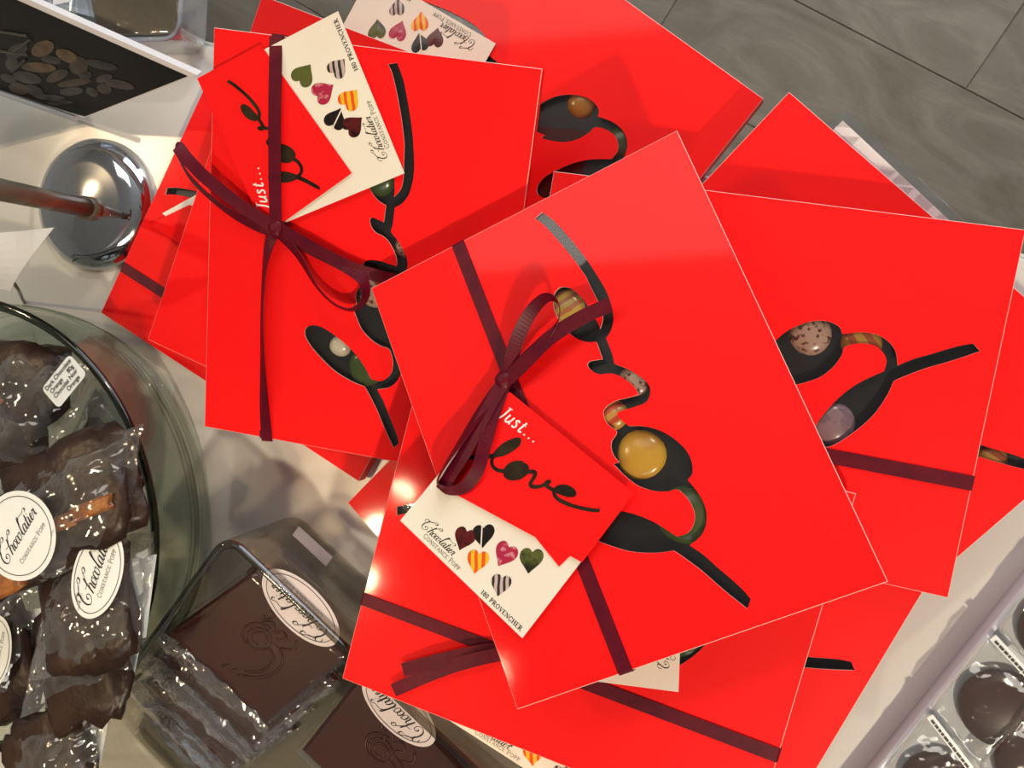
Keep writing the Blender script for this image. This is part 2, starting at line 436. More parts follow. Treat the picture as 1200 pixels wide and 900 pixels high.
# ------------------------------------------------------------------ red gift boxes
BW, BL_, BT = 0.165, 0.2112, 0.012
LOVE = """7.5 98.9;11.9 100.1;15.4 93.5;17.9 86.3;20.4 77.7;22.6 68.7;24 60.8;24.9 54.5;25.2 49.1;24.8 44;23.6 38.8;21.5 35.2;19.6 33.2;16.9 31.5*;16.8 26.4;16.6 22.5;15.9 19.2*;17.4 17.6;20.9 14.1;23.7 10;25.6 6.7;26.4 3.3;25.7 .8;23.8 -1.6;21.5 -2.6;16.4 -2.3;12.1 -1.8;8.5 -1.9;9.1 -5.2;11.3 -9.2*;16 -11.1;20.3 -13.8;23.8 -17;26.6 -20.7;28.7 -24.5;30.2 -28.4;30.6 -33.1;29.7 -36.8;28.4 -39;25.9 -40.3*;26.9 -43.6;28.1 -48.2;28.3 -52.8;27.5 -57;25.1 -61.2;21.5 -64.2;15.9 -66*;19.7 -71.5;23.2 -78.4;26.7 -84.9;29.3 -90.4;30.7 -94.6*;27.9 -97.8*;24 -91.3;20.4 -84.8;16.9 -78;13.1 -71.9;10.3 -67.7;8.6 -65.6*;3.1 -64.5;-2.7 -62.5;-8.3 -59.9;-13.6 -56.3;-19.3 -51.6;-24 -46.8;-26.5 -42.5;-26.2 -38.8;-23 -36.6;-17.8 -36.6;-12 -38.9;-4.7 -43;.5 -46.8;5.3 -51.4;9.6 -56.9;12.3 -60.8*;17.1 -61;20.6 -58.8;22.9 -55.2;23.3 -50.9;22.5 -46.7;20.3 -42.5;16.6 -41.9*;12 -40.1;7.8 -37.3;4.5 -34;2.1 -30;.3 -26.4;-1.4 -21.9*;1.1 -22.2*;.1 -18.4;.4 -14.7;2 -12.1;4.8 -10.3;5.4 -8.9*;3.6 -6.2;2.4 -2.4;3.1 1.2;3.9 2;6.4 3.1;10.9 3.4;16.2 2.5;20.5 2*;20.6 3.9;19.7 7.1;17.5 11.1;14.5 14.6;11.3 16.5;8.2 17.4;5.4 20.2;4.4 23.5;5.9 24.8;8.8 24.2;11.8 23.3*;12.1 28.3;12.2 31.8*;8.5 33.4;5.5 35.9;2.9 39.5;.4 45.1;-.2 50.7;.1 55.9;2.1 60.3;4.7 62.3;7.4 62.4;10.6 60;12.9 55.6;14.7 50;15.6 43.7;16.1 39.4;16 36.6*;18.4 39.5;19.6 42.4;20 46.9;19.8 50.5;19.2 59.7;19 62.8;17.2 71.4;15.1 79.2;12.8 86.8;9.9 94.8"""
lp, lsharp = [], {0, 1}
for i, s in enumerate(LOVE.split(';')):
    if s.endswith('*'): lsharp.add(i); s = s[:-1]
    a, b = s.split(); lp.append((float(a) / 1000, float(b) / 1000, 0))
love_pts = [(p.x, p.y) for p in catmull(lp, 3, True, lsharp)]

def lid_mesh():
    hx, hy = BW / 2, BL_ / 2; ch = 0.00025; th = 0.0008
    outer = [(-hx + ch, -hy + ch), (hx - ch, -hy + ch), (hx - ch, hy - ch), (-hx + ch, hy - ch)]
    V, T = poly_mesh(outer, [love_pts], BT)
    n = len(V); fm = [0] * len(T)
    # underside
    V2 = [Vector((p.x, p.y, BT - th)) for p in V]
    Fc = list(T) + [(c + n, b + n, a + n) for a, b, c in T]; fm += [0] * len(T)
    V += V2
    # cut window edge shows bare paper
    k0, m = 4, len(love_pts)
    for i in range(m):
        a = k0 + i; b = k0 + (i + 1) % m
        Fc.append((a, a + n, b + n, b)); fm.append(1)
    # chamfered worn edge and the skirt
    s = len(V)
    ring = [(-hx, -hy), (hx, -hy), (hx, hy), (-hx, hy)]
    V += [Vector((x, y, BT - ch)) for x, y in ring] + [Vector((x, y, 0.0025)) for x, y in ring]
    for i in range(4):
        j = (i + 1) % 4
        Fc.append((i, s + i, s + j, j)); fm.append(1)
        Fc.append((s + i, s + 4 + i, s + 4 + j, s + j)); fm.append(0)
    me = bpy.data.meshes.new('lid')
    me.from_pydata([tuple(v) for v in V], [], Fc)
    me.materials.append(M_RED); me.materials.append(M_EDGE)
    me.polygons.foreach_set('material_index', fm); me.update()
    return me
LID_ME = lid_mesh()

def raw_mesh(name, v, f, mat, smooth=False):
    me = bpy.data.meshes.new(name); me.from_pydata([tuple(p) for p in v], [], f); me.materials.append(mat)
    if smooth: me.polygons.foreach_set('use_smooth', [True] * len(f))
    me.update(); return me
ins = 0.0006
BASE_ME = raw_mesh('base', *box_geo(-BW / 2 + ins, BW / 2 - ins, -BL_ / 2 + ins, BL_ / 2 - ins, 0, 0.0045), M_RED)
INS_ME = raw_mesh('insert', *box_geo(-.075, .075, -.1025, .1025, .0047, .0072), M_TRAY)
FILM_ME = raw_mesh('window_film', [(-.045, -.1025, BT - .0010), (.045, -.1025, BT - .0010), (.045, .1025, BT - .0010), (-.045, .1025, BT - .0010)], [(0, 1, 2, 3)], M_ACET)

def dome_mesh(r, h, mat, heart=False):
    V, Fc = [], []; seg, rg = 20, 5
    for j in range(rg):
        a = j / rg * math.pi / 2
        for k in range(seg):
            t = 2 * math.pi * k / seg
            rr = r * math.cos(a)
            V.append((rr * math.cos(t) * (1 + .08 * math.cos(t)), rr * math.sin(t), h * math.sin(a)))
    V.append((0, 0, h))
    for j in range(rg - 1):
        for k in range(seg):
            a = j * seg + k; b = j * seg + (k + 1) % seg
            Fc.append((a, b, b + seg, a + seg))
    for k in range(seg): Fc.append(((rg - 1) * seg + k, (rg - 1) * seg + (k + 1) % seg, rg * seg))
    return raw_mesh('chocolate', V, Fc, mat, True)

def rib_strip(P, Wd, width, th=0.0003):
    """ribbon: centre points and width directions -> solid strip"""
    V, Fc = [], []
    n = len(P)
    for i in range(n):
        t = (P[min(i + 1, n - 1)] - P[max(i - 1, 0)]).normalized()
        wv = Wd[i] - t * Wd[i].dot(t); wv.normalize()
        nn = t.cross(wv).normalized() * th / 2
        wv = wv * width / 2
        V += [P[i] - wv + nn, P[i] + wv + nn, P[i] + wv - nn, P[i] - wv - nn]
    for i in range(n - 1):
        a, b = i * 4, i * 4 + 4
        for k in range(4):
            k2 = (k + 1) % 4
            Fc.append((a + k, a + k2, b + k2, b + k))
    Fc.append((3, 2, 1, 0)); e = (n - 1) * 4; Fc.append((e, e + 1, e + 2, e + 3))
    return V, Fc

RIBW = 0.0066
POSE = dict(
    C=(-.0587, -.0301, .1107, .4167, -.1584, -.0866), A=(-.1908, .0449, .0760, -.1884, .2349, .0879),
    B=(.0036, -.0115, .0759, 1.4007, -.008, .0053), D=(-.0701, -.1156, .0936, 1.3136, -.0333, -.0051),
    F=(-.1202, .1316, .025, .8941, 0, 0), G1=(-.2718, .0438, .012, 1.0516, 0, 0),
    G2=(-.2230, .0698, .0487, -.4071, .0518, .0453), E=(-.0837, -.1063, .038, .7743, 0, 0),
    I=(-.0430, -.1322, .064, 1.1011, 0, 0), J=(.0433, -.0078, .051, .8029, 0, 0))
for k_, dz_ in dict(A=.0035, G2=-.006, E=-.002, D=-.002, C=.002, F=-.001).items():
    p_ = POSE[k_]; f_ = (CAM.z - p_[2] - dz_) / (CAM.z - p_[2])
    POSE[k_] = (p_[0] * f_, p_[1] * f_, p_[2] + dz_) + tuple(p_[3:])
BOX = {}
def box_matrix(k):
    x, y, z, th, p, q = POSE[k]
    R = Matrix.Rotation(p, 4, 'X') @ Matrix.Rotation(q, 4, 'Y') @ Matrix.Rotation(th, 4, 'Z')
    return Matrix.Translation((x, y, z)) @ R @ Matrix.Translation((0, 0, -BT))

class BoxInfo: pass

def gift_box(k, label, chocs, band=None, skip_top=False):
    Mx = box_matrix(k)
    o = thing('gift_box', label, 'gift box', Mx, 'red gift boxes heaped on the table')
    for nm, me in (('lid', LID_ME), ('base', BASE_ME), ('insert', INS_ME), ('window_film', FILM_ME)):
        c = bpy.data.objects.new(nm, me); COL.objects.link(c); c.parent = o
    for (x, y, r, mat) in chocs:
        c = bpy.data.objects.new('chocolate', dome_mesh(r / 1000, .0035, mat)); COL.objects.link(c); c.parent = o  # box A's small cream dome is a painted window reflection
        c.location = (x / 1000, y / 1000, .0072); c.rotation_euler = (0, 0, random.random() * 6)
    if band is not None:
        x0, x1 = band[0] / 1000, band[1] / 1000; hy = BL_ / 2; g = .0005
        if skip_top:
            raw = [(x0, hy - .002, BT + g), (x0, hy + g, BT), (x0, hy + g, 0), (x1, -hy - g, 0), (x1, -hy - g, BT), (x1, -hy + .004, BT + g)]
            wd = [Vector((1, 0, 0))] * 6
            V, Fc = rib_strip([Vector(p) for p in raw], wd, RIBW)
        else:
            raw = [(x1, -hy - g, 0), (x1, -hy - g, BT - .0004), (x1, -hy + .0006, BT + g)]
            for i in range(1, 8): raw.append((x1 + (x0 - x1) * i / 8, -hy + 2 * hy * i / 8, BT + g))
            raw += [(x0, hy - .0006, BT + g), (x0, hy + g, BT - .0004), (x0, hy + g, 0), (x1, -hy - g, 0)]
            V, Fc = rib_strip([Vector(p) for p in raw], [Vector((1, 0, 0))] * len(raw), RIBW)
        obj('ribbon', V, Fc, M_RIB, o, inv=I4)
    info = BoxInfo(); info.o = o; info.n = (Mx.to_3x3() @ Vector((0, 0, 1))).normalized(); info.p0 = Vector(POSE[k][:3]); info.M = Mx
    BOX[k] = info
    return o

def bow_strand(name, k, pts, parent, width=RIBW):
    """pts: (u, v, height in mm above the lid, lean in degrees)"""
    b = BOX[k]
    P = [on_plane(u, v, b.p0, b.n, h / 1000) for u, v, h, l in pts]
    Ls = [Vector((l, 0, 0)) for u, v, h, l in pts]
    P = catmull(P, 7); Ls = catmull(Ls, 7)
    Wd = []
    for i in range(len(P)):
        t = (P[min(i + 1, len(P) - 1)] - P[max(i - 1, 0)]).normalized()
        side = b.n.cross(t).normalized(); a = math.radians(Ls[i].x)
        Wd.append(side * math.cos(a) + b.n * math.sin(a))
    # keep the ribbon from flipping over at tight turns
    for i in range(1, len(Wd)):
        if Wd[i].dot(Wd[i - 1]) < 0: Wd[i] = -Wd[i]
    V, Fc = rib_strip(P, Wd, width)
    return obj(name, V, Fc, M_RIB, parent, smooth=False)

def knot(k, u, v, parent, h=3.0, s=0.0045):
    b = BOX[k]; c = on_plane(u, v, b.p0, b.n, h / 1000)
    bm = bmesh.new(); bmesh.ops.create_icosphere(bm, subdivisions=3, radius=1)
    for vv in bm.verts:
        d = noise.noise(vv.co * 2.2) * .18
        vv.co = vv.co * (1 + d)
        vv.co = Vector((vv.co.x * s * .9, vv.co.y * s * 1.1, vv.co.z * s * .6)) + c
    V = [x.co.copy() for x in bm.verts]; Fc = [tuple(x.index for x in f.verts) for f in bm.faces]; bm.free()
    return obj('knot', V, Fc, M_RIB, parent, smooth=True)

gift_box('G1', 'red gift box flat on the table, lowest of the fanned stack by the chrome stand',
         [(8, 60, 10, K_GRN), (12, -22, 11, K_YEL)], (-48, -48))
gift_box('F', 'red gift box overhanging the table edge with an orange chocolate showing in its window',
         [(27, -27, 8, K_OCH), (23, -58, 9, K_GRN), (20, 60, 9, K_GRN), (16, 20, 8, K_SPK)])
gift_box('E', 'red gift box mostly buried, one corner poking out above the square glass dish',
         [(12, -22, 10, K_YEL)])
gift_box('G2', 'red gift box in the middle of the fanned stack, between two tied ones',
         [(12, -22, 10, K_YEL)])
gift_box('J', 'red gift box with a white laminated sheet sticking out from under it',
         [(20, -84, 7, K_GLD), (12, -22, 10, K_YEL)])
gift_box('I', 'red gift box low in the heap, its end facing the tray of chocolate domes',
         [(20, -66, 7, K_GRN), (12, -22, 10, K_YEL)])
gift_box('A', 'bow-tied red gift box, topmost of the fanned stack by the chrome stand',
         [(8, -57, 10, K_GRN), (31, -44, 9, K_YEL), (8, -14, 9, K_SPK), (-8, -47, 6, K_WINREFL), (6, 44, 9, K_GRN), (23, 12, 6, K_SPK)], (-49, -46), True)  # the small cream dome imitates a window reflected in the film
gift_box('B', 'red gift box with a speckled pink and a golden chocolate in its window',
         [(24, -27, 9.5, K_SPK), (24, -50, 9, K_GLD), (-16, -44, 10, K_PNK)], (-30, -30))
gift_box('D', 'red gift box propped on the square glass dish, two cut ribbon ends on it',
         [(-8, -55, 8, K_GRN), (12, -22, 10, K_YEL)], (-39, -41))
gift_box('C', 'red gift box on top of the whole heap, yellow chocolate in its window',
         [(11, -23, 11, K_YEL), (18, -54, 12.5, K_GRN), (20.5, 9, 7.5, K_SPK), (6, -1.5, 7, K_ORG), (4, 54, 9.5, K_YST)], (-32, -30))

# bows
ob = BOX['C'].o
knot('C', 590, 447, ob, 5)
bow_strand('bow_loop', 'C', [(590, 447, 5, 10), (598, 424, 7, 20), (607, 395, 9, 30), (622, 366, 11, 45), (639, 349, 12, 65), (652, 352, 12, 75), (656, 366, 11, 75), (651, 382, 9, 60), (634, 401, 8, 35), (612, 424, 7, 15), (592, 447, 5, 10)], ob)
bow_strand('ribbon_tail', 'C', [(590, 449, 5, 0), (612, 428, 8, 5), (643, 397, 10, 15), (680, 373, 9, 20), (715, 357, 7, 15)], ob)
bow_strand('bow_loop', 'C', [(588, 450, 5, 10), (563, 483, 8, 30), (537, 522, 10, 50), (519, 550, 10, 60), (513, 566, 9, 60), (524, 575, 8, 55), (544, 571, 8, 45), (559, 552, 9, 45), (567, 525, 9, 40), (576, 490, 8, 20), (589, 453, 5, 10)], ob)
bow_strand('ribbon_tail', 'C', [(588, 450, 6, 0), (570, 483, 9, 5), (546, 528, 10, 5), (530, 553, 9, 5), (517, 575, 8, 5)], ob)

ob = BOX['A'].o
knot('A', 323, 268, ob, 5)
bow_strand('ribbon', 'A', [(323, 43, .8, 0), (323, 70, 3, 0), (322, 130, 5, 0), (322, 200, 5, 0), (323, 262, 5, 0)], ob)
bow_strand('ribbon', 'A', [(322, 268, 4, 0), (315, 288, 3.5, 25), (310, 315, 3.4, 48), (307, 370, 3.4, 54), (308, 430, 3.0, 44), (310, 480, 1.6, 18), (313, 517, .6, 0)], ob)
bow_strand('bow_loop', 'A', [(322, 266, 5, 0), (282, 241, 8, 5), (244, 211, 11, 10), (220, 187, 12, 20), (208, 172, 11, 45), (210, 186, 9, 55), (228, 214, 7, 50), (265, 246, 6, 45), (300, 264, 5, 20), (320, 270, 4, 5)], ob)
bow_strand('ribbon_tail', 'A', [(324, 266, 5, 0), (362, 288, 7, 5), (408, 312, 6, 5), (445, 324, 4, 5), (476, 331, 2, 0)], ob)
bow_strand('bow_loop', 'A', [(325, 270, 4, 10), (348, 297, 6, 40), (370, 334, 8, 55), (390, 355, 9, 60), (410, 363, 9, 65), (424, 356, 9, 70), (429, 342, 9, 70), (424, 327, 8, 55), (405, 312, 6, 20), (362, 290, 5, 10), (326, 269, 4, 5)], ob)

ob = BOX['D'].o
knot('D', 600, 764, ob, 3, .004)
bow_strand('ribbon_tail', 'D', [(600, 760, 2, 0), (560, 764, 4, 5), (515, 774, 5, 12), (472, 785, 3, 5)], ob)
bow_strand('ribbon_tail', 'D', [(602, 764, 4, 0), (560, 772, 6, 5), (515, 786, 5, 10), (461, 809, 3, 0)], ob)

# ------------------------------------------------------------------ lettering
def stroke_mesh(strokes, place, lift=0.0, n=5):
    """strokes: list of (points, width or (w0, w1, ...)) in flat 2-D units; place(x, y) -> world"""
    V, Fc = [], []
    for pts, wd in strokes:
        P = catmull([(a, b, 0) for a, b in pts], n) if len(pts) > 2 else [Vector((*p, 0)) for p in pts]
        m_ = len(P); k0 = len(V)
        for i, p in enumerate(P):
            t = (P[min(i + 1, m_ - 1)] - P[max(i - 1, 0)])
            if t.length < 1e-9: t = Vector((1, 0, 0))
            t.normalize()
            if isinstance(wd, tuple):
                # thick on down strokes, hairline on up strokes
                ww = wd[0] + (wd[1] - wd[0]) * abs(t.y) ** 2 * (1.0 if t.y < 0 else 0.25)
            else: ww = wd
            nx = Vector((-t.y, t.x, 0)) * ww / 2
            V.append(place(p.x + nx.x, p.y + nx.y)); V.append(place(p.x - nx.x, p.y - nx.y))
        for i in range(m_ - 1):
            a = k0 + i * 2; Fc.append((a, a + 1, a + 3, a + 2))
    return V, Fc

def shift(pts, dx, dy=0.0): return [(x + dx, y + dy) for x, y in pts]
O_ = [(.42, .95), (.12, .8), (.02, .35), (.2, .02), (.5, .18), (.6, .62), (.42, .95), (.72, .85)]
SCRIPT = [
    [(-.45, 1.35), (-.55, 1.75), (-.25, 2.1), (.15, 1.95), (.2, 1.55), (-.05, 1.3)],
    [(-.25, 2.1), (.5, 2.05), (1.05, 2.3), (1.5, 2.75), (1.9, 2.7), (1.75, 2.3), (1.35, 2.35)],
    [(1.05, 2.35), (.35, 1.9), (-.05, 1.1), (0, .35), (.5, -.1), (1.1, .15), (1.2, .65), (.85, .85), (.6, .6), (.75, .4)],
    [(1.35, 1.25), (2.0, 1.3), (2.6, 2.0), (3.1, 2.55), (3.45, 2.4), (3.2, 2.05), (2.85, 2.2)],
    [(2.3, 2.0), (2.05, 1.2), (1.75, 0.0)], [(1.8, .2), (2.05, .8), (2.35, .98), (2.5, .75), (2.4, .2), (2.55, .02), (2.8, .25)],
    shift(O_, 2.75),
    [(4.05, .78), (3.88, .98), (3.62, .75), (3.52, .3), (3.72, .02), (4.0, .2)],
    shift(O_, 4.05),
    [(4.85, .3), (5.25, 1.3), (5.7, 2.2), (5.5, 2.2), (5.2, 1.3), (5.05, .4), (5.2, .02), (5.45, .25)],
    [(5.4, 1.7), (5.9, 2.1), (6.7, 2.0), (7.3, 2.2), (7.5, 1.9), (7.2, 1.75)],
    [(6.1, .85), (5.88, .98), (5.62, .7), (5.55, .2), (5.78, .02), (6.05, .45), (6.18, .95), (6.1, .3), (6.25, .02), (6.45, .25)],
    [(6.45, .25), (6.7, 1.0), (6.82, 1.6), (6.68, .9), (6.6, .25), (6.75, .02), (6.98, .25)], [(6.45, 1.02), (7.1, 1.08)],
    [(6.98, .25), (7.2, .95), (7.12, .3), (7.28, .02), (7.5, .25)], [(7.28, 1.3), (7.34, 1.42)],
    [(7.5, .35), (7.85, .65), (7.85, .95), (7.65, .85), (7.55, .35), (7.75, .02), (8.05, .25)],
    [(8.05, .25), (8.3, .95), (8.38, .8), (8.62, .9), (8.5, .4), (8.6, .05), (8.8, .2)]]
SCRIPT_LEN = 8.9

SER = .16
GLY = {   # serif capitals on a unit height: (width, strokes); T = thick, t = thin
    'A': (.85, [([(.42, 1), (.78, 0)], 'T'), ([(.42, 1), (.1, 0)], 't'), ([(.2, .36), (.64, .36)], 't'), ([(0, .02), (.24, .02)], 't'), ([(.62, .02), (.92, .02)], 't')]),
    'C': (.85, [([(.76, .76), (.6, .97), (.35, .97), (.1, .72), (.08, .35), (.3, .04), (.58, .03), (.78, .24)], 'C'), ([(.77, .95), (.77, .68)], 't')]),
    'E': (.72, [([(.18, 0), (.18, 1)], 'T'), ([(.02, .98), (.64, .98), (.64, .8)], 't'), ([(.02, .02), (.66, .02), (.68, .2)], 't'), ([(.18, .52), (.5, .52)], 't')]),
    'H': (.95, [([(.18, 0), (.18, 1)], 'T'), ([(.76, 0), (.76, 1)], 'T'), ([(.18, .52), (.76, .52)], 't'), ([(.02, .98), (.36, .98)], 't'), ([(.02, .02), (.36, .02)], 't'), ([(.6, .98), (.94, .98)], 't'), ([(.6, .02), (.94, .02)], 't')]),
    'N': (.95, [([(.16, 0), (.16, 1)], 't'), ([(.14, 1), (.78, 0)], 'T'), ([(.78, 0), (.78, 1)], 't'), ([(.0, .98), (.2, .98)], 't'), ([(.02, .02), (.32, .02)], 't'), ([(.62, .98), (.92, .98)], 't')]),
    'O': (.95, [([(.46, .97), (.16, .82), (.08, .5), (.16, .18), (.46, .03), (.76, .18), (.84, .5), (.76, .82), (.46, .97)], 'C')]),
    'P': (.75, [([(.2, 0), (.2, 1)], 'T'), ([(.04, .98), (.4, .98), (.62, .88), (.66, .72), (.58, .54), (.2, .46)], 'C'), ([(.02, .02), (.4, .02)], 't')]),
    'R': (.88, [([(.2, 0), (.2, 1)], 'T'), ([(.04, .98), (.4, .98), (.62, .88), (.64, .72), (.55, .56), (.2, .5)], 'C'), ([(.38, .5), (.74, .02), (.88, .02)], 'T'), ([(.02, .02), (.38, .02)], 't')]),
    'S': (.65, [([(.52, .8), (.4, .97), (.2, .93), (.1, .74), (.28, .55), (.5, .4), (.52, .18), (.34, .03), (.14, .07), (.06, .26)], 'C')]),
    'T': (.8, [([(.38, 0), (.38, 1)], 'T'), ([(.04, .76), (.06, .98), (.7, .98), (.72, .76)], 't'), ([(.22, .02), (.54, .02)], 't')]),
    'V': (.85, [([(.1, 1), (.44, 0)], 'T'), ([(.44, 0), (.76, 1)], 't'), ([(0, .98), (.26, .98)], 't'), ([(.6, .98), (.88, .98)], 't')]),
    '1': (.5, [([(.25, 0), (.25, 1)], 'T'), ([(.08, .84), (.25, .98)], 't'), ([(.08, .02), (.42, .02)], 't')]),
    '8': (.62, [([(.3, .54), (.12, .66), (.12, .88), (.3, .98), (.48, .88), (.48, .66), (.3, .54), (.08, .38), (.1, .1), (.3, .02), (.5, .1), (.52, .38), (.3, .54)], 'C')]),
    '0': (.62, [([(.3, .98), (.12, .8), (.08, .5), (.12, .2), (.3, .02), (.48, .2), (.52, .5), (.48, .8), (.3, .98)], 'C')]),
    'J': (.5, [([(.46, 1), (.34, .25), (.2, -.05), (0, -.08)], 'T'), ([(.28, .98), (.62, .98)], 't')]),
    'u': (.55, [([(.12, .62), (.06, .15), (.2, .02), (.42, .25)], 'T'), ([(.5, .62), (.42, .1), (.52, .02)], 'T')]),
    's': (.42, [([(.38, .55), (.22, .62), (.1, .5), (.28, .3), (.3, .12), (.16, .01), (.02, .08)], 'T')]),
    't': (.4, [([(.26, .85), (.12, .15), (.22, .02), (.36, .1)], 'T'), ([(.06, .6), (.38, .6)], 't')]),
    '.': (.3, [([(.08, .06), (.19, .06)], 'D')]),
    ' ': (.4, []),
}
def serif(text, thick=.15, thin=.05, small=None, gap=.10):
    """-> strokes in units of the cap height and the total length"""
    out, x = [], 0.0
    for i, ch in enumerate(text):
        wd, st = GLY[ch]
        k = 1.0
        if small and i > 0 and text[i - 1] != ' ': k = small
        for pts, kind in st:
            ww = {'T': thick, 't': thin, 'C': (thin * 1.3, thick), 'D': .12}[kind]
            if kind == 'C': ww = (thin * 1.3 + thick) / 2
            out.append(([(x + a * k, b * k) for a, b in pts], ww))
        x += (wd + gap) * k
    return out, x

# ------------------------------------------------------------------ gift tags
def heart_poly(n=28):
    P = []
    for i in range(n):
        t = 2 * math.pi * i / n
        x = 16 * math.sin(t) ** 3
        y = 13 * math.cos(t) - 5 * math.cos(2 * t) - 2 * math.cos(3 * t) - math.cos(4 * t)
        P.append((x / 33.0 * .78 + .11 * math.sin(t), (y + 2) / 31.0 * .78 + .12 * math.cos(t)))
    return P
HEARTS = [(.378, .195, H_DRK, 19, 1.05), (.456, .288, H_BLK, 41, 1.05), (.628, .292, H_MAG, 10, 1.1), (.767, .369, H_GRN, 31, 1.1), (.525, .148, H_YEL, 28, 1.05), (.717, .141, H_WHT, 28, .95)]

def quad_card(name, c4, th, mat, parent, nx=6, ny=6, bulge=0.0, nrm=None):
    """thin card from four world corners b, a, d, c (counter-clockwise seen from above)"""
    b, a, d, c = [Vector(p) for p in c4]
    n = nrm or (a - b).cross(c - b).normalized()
    V, Fc = [], []
    for side in (0, 1):
        for j in range(ny + 1):
            for i in range(nx + 1):
                s, t = i / nx, j / ny
                p = (b * (1 - s) + a * s) * (1 - t) + (c * (1 - s) + d * s) * t
                V.append(p + n * (bulge * math.sin(math.pi * t) - side * th))
    m_ = (nx + 1) * (ny + 1)
    for j in range(ny):
        for i in range(nx):
            q = j * (nx + 1) + i
            Fc.append((q, q + 1, q + nx + 2, q + nx + 1))
            Fc.append((m_ + q, m_ + q + nx + 1, m_ + q + nx + 2, m_ + q + 1))
    rim = [i for i in range(nx + 1)] + [(j + 1) * (nx + 1) - 1 for j in range(1, ny + 1)] + [ny * (nx + 1) + i for i in range(nx - 1, -1, -1)] + [j * (nx + 1) for j in range(ny - 1, 0, -1)]
    for i in range(len(rim)):
        x, y = rim[i], rim[(i + 1) % len(rim)]
        Fc.append((x, x + m_, y + m_, y))
    return obj(name, V, Fc, mat, parent)

def gift_tag(label, card, flap=None, love=None, just=None, under=None):
    """card: world corners b, a, d, c (b->a is the printed address edge); flap: same order, red"""
    b, a, d, c = card
    ctr = (b + a + c + d) / 4
    t = thing('gift_tag', label, 'gift tag', ctr, 'folded gift tags on the red boxes')
    n = (a - b).cross(c - b).normalized()
    LS, LT = (a - b).length, (c - b).length
    ph = quad_card('photo_card', card, .0004, M_CARD, t, nrm=n)
    def place(s, tt, lift=.00012):
        return (b * (1 - s) + a * s) * (1 - tt) + (c * (1 - s) + d * s) * tt + n * lift
    if under: quad_card('inner_fold', under, .0003, M_RED, t, nrm=n)
    inv = t.matrix_world.inverted()
    for s, tt, mt, rot, sc in HEARTS:
        r = math.radians(rot); P = []
        for x, y in heart_poly():
            X = (x * math.cos(r) - y * math.sin(r)) * .0102 * sc; Y = (x * math.sin(r) + y * math.cos(r)) * .0112 * sc
            P.append(place(s + X / LS, tt + Y / LT))
        cc = place(s, tt, .0003)
        V = P + [cc]; Fc = [(i, (i + 1) % len(P), len(P)) for i in range(len(P))]
        hp = obj('printed_heart', V, Fc, mt, ph, inv=inv)
        if mt is H_BLK:
            V2, F2 = stroke_mesh([([(-.004, .004), (.003, -.005)], .0006)], lambda x, y: place(s + x / LS, tt + y / LT, .0004))
            obj('printed_stripe', V2, F2, M_CARD, ph, inv=inv)
    k = .265 * LS / SCRIPT_LEN
    V, Fc = stroke_mesh([(q, (.07, .21)) for q in SCRIPT], lambda x, y: place(.125 + (x + y * .25) * k / LS, .065 + y * k / LT))
    obj('lettering', V, Fc, M_INK, ph, inv=inv)
    st, ln = serif('CONSTANCE POPP', .12, .06, .8)
    k2 = .30 * LS / ln
    V, Fc = stroke_mesh(st, lambda x, y: place(.175 + x * k2 / LS, .026 + y * k2 / LT), n=3)
    obj('lettering', V, Fc, M_GREYINK, ph, inv=inv)
    st, ln = serif('180 PROVENCHER', .20, .08)
    k3 = .315 * LS / ln
    V, Fc = stroke_mesh(st, lambda x, y: place(.655 + x * k3 / LS, .022 + y * k3 / LT), n=3)
    obj('lettering', V, Fc, M_INK, ph, inv=inv)
    if flap:
        fl = quad_card('red_flap', flap, .0003, M_RED, t, nrm=n)
        p0 = flap[0]
        if love:
            w0, w1 = love     # world points of the l's start and the e's tail end
            q0, q1 = Vector((.0293, -.0962, 0)), Vector((.0097, .0995, 0))
            e0 = (w1 - w0); sc = e0.length / (q1 - q0).length
            ex = e0.normalized(); ey = n.cross(ex)
            # in the artwork: reading runs along +y, up is -x
            rd = (q1 - q0).normalized(); upv = Vector((-rd.y, rd.x, 0))
            LV, LT_ = poly_mesh(love_pts)
            V = []
            for p in LV:
                r = p - q0
                V.append(w0 + ex * (r.dot(rd) * sc) + ey * (r.dot(upv) * sc) + n * .0003)
            obj('printed_word', V, LT_, M_PRINT, fl, inv=inv)
        if just:
            w0, w1 = just
            st, ln = serif('Just...', .13, .07, gap=.12)
            ex = (w1 - w0).normalized(); ey = n.cross(ex); k4 = (w1 - w0).length / ln
            V, Fc = stroke_mesh(st, lambda x, y: w0 + ex * ((x + .12 * y) * k4) + ey * (y * k4) + n * .0003, n=4)
            obj('printed_word', V, Fc, M_WHITEINK, fl, inv=inv)
    return t

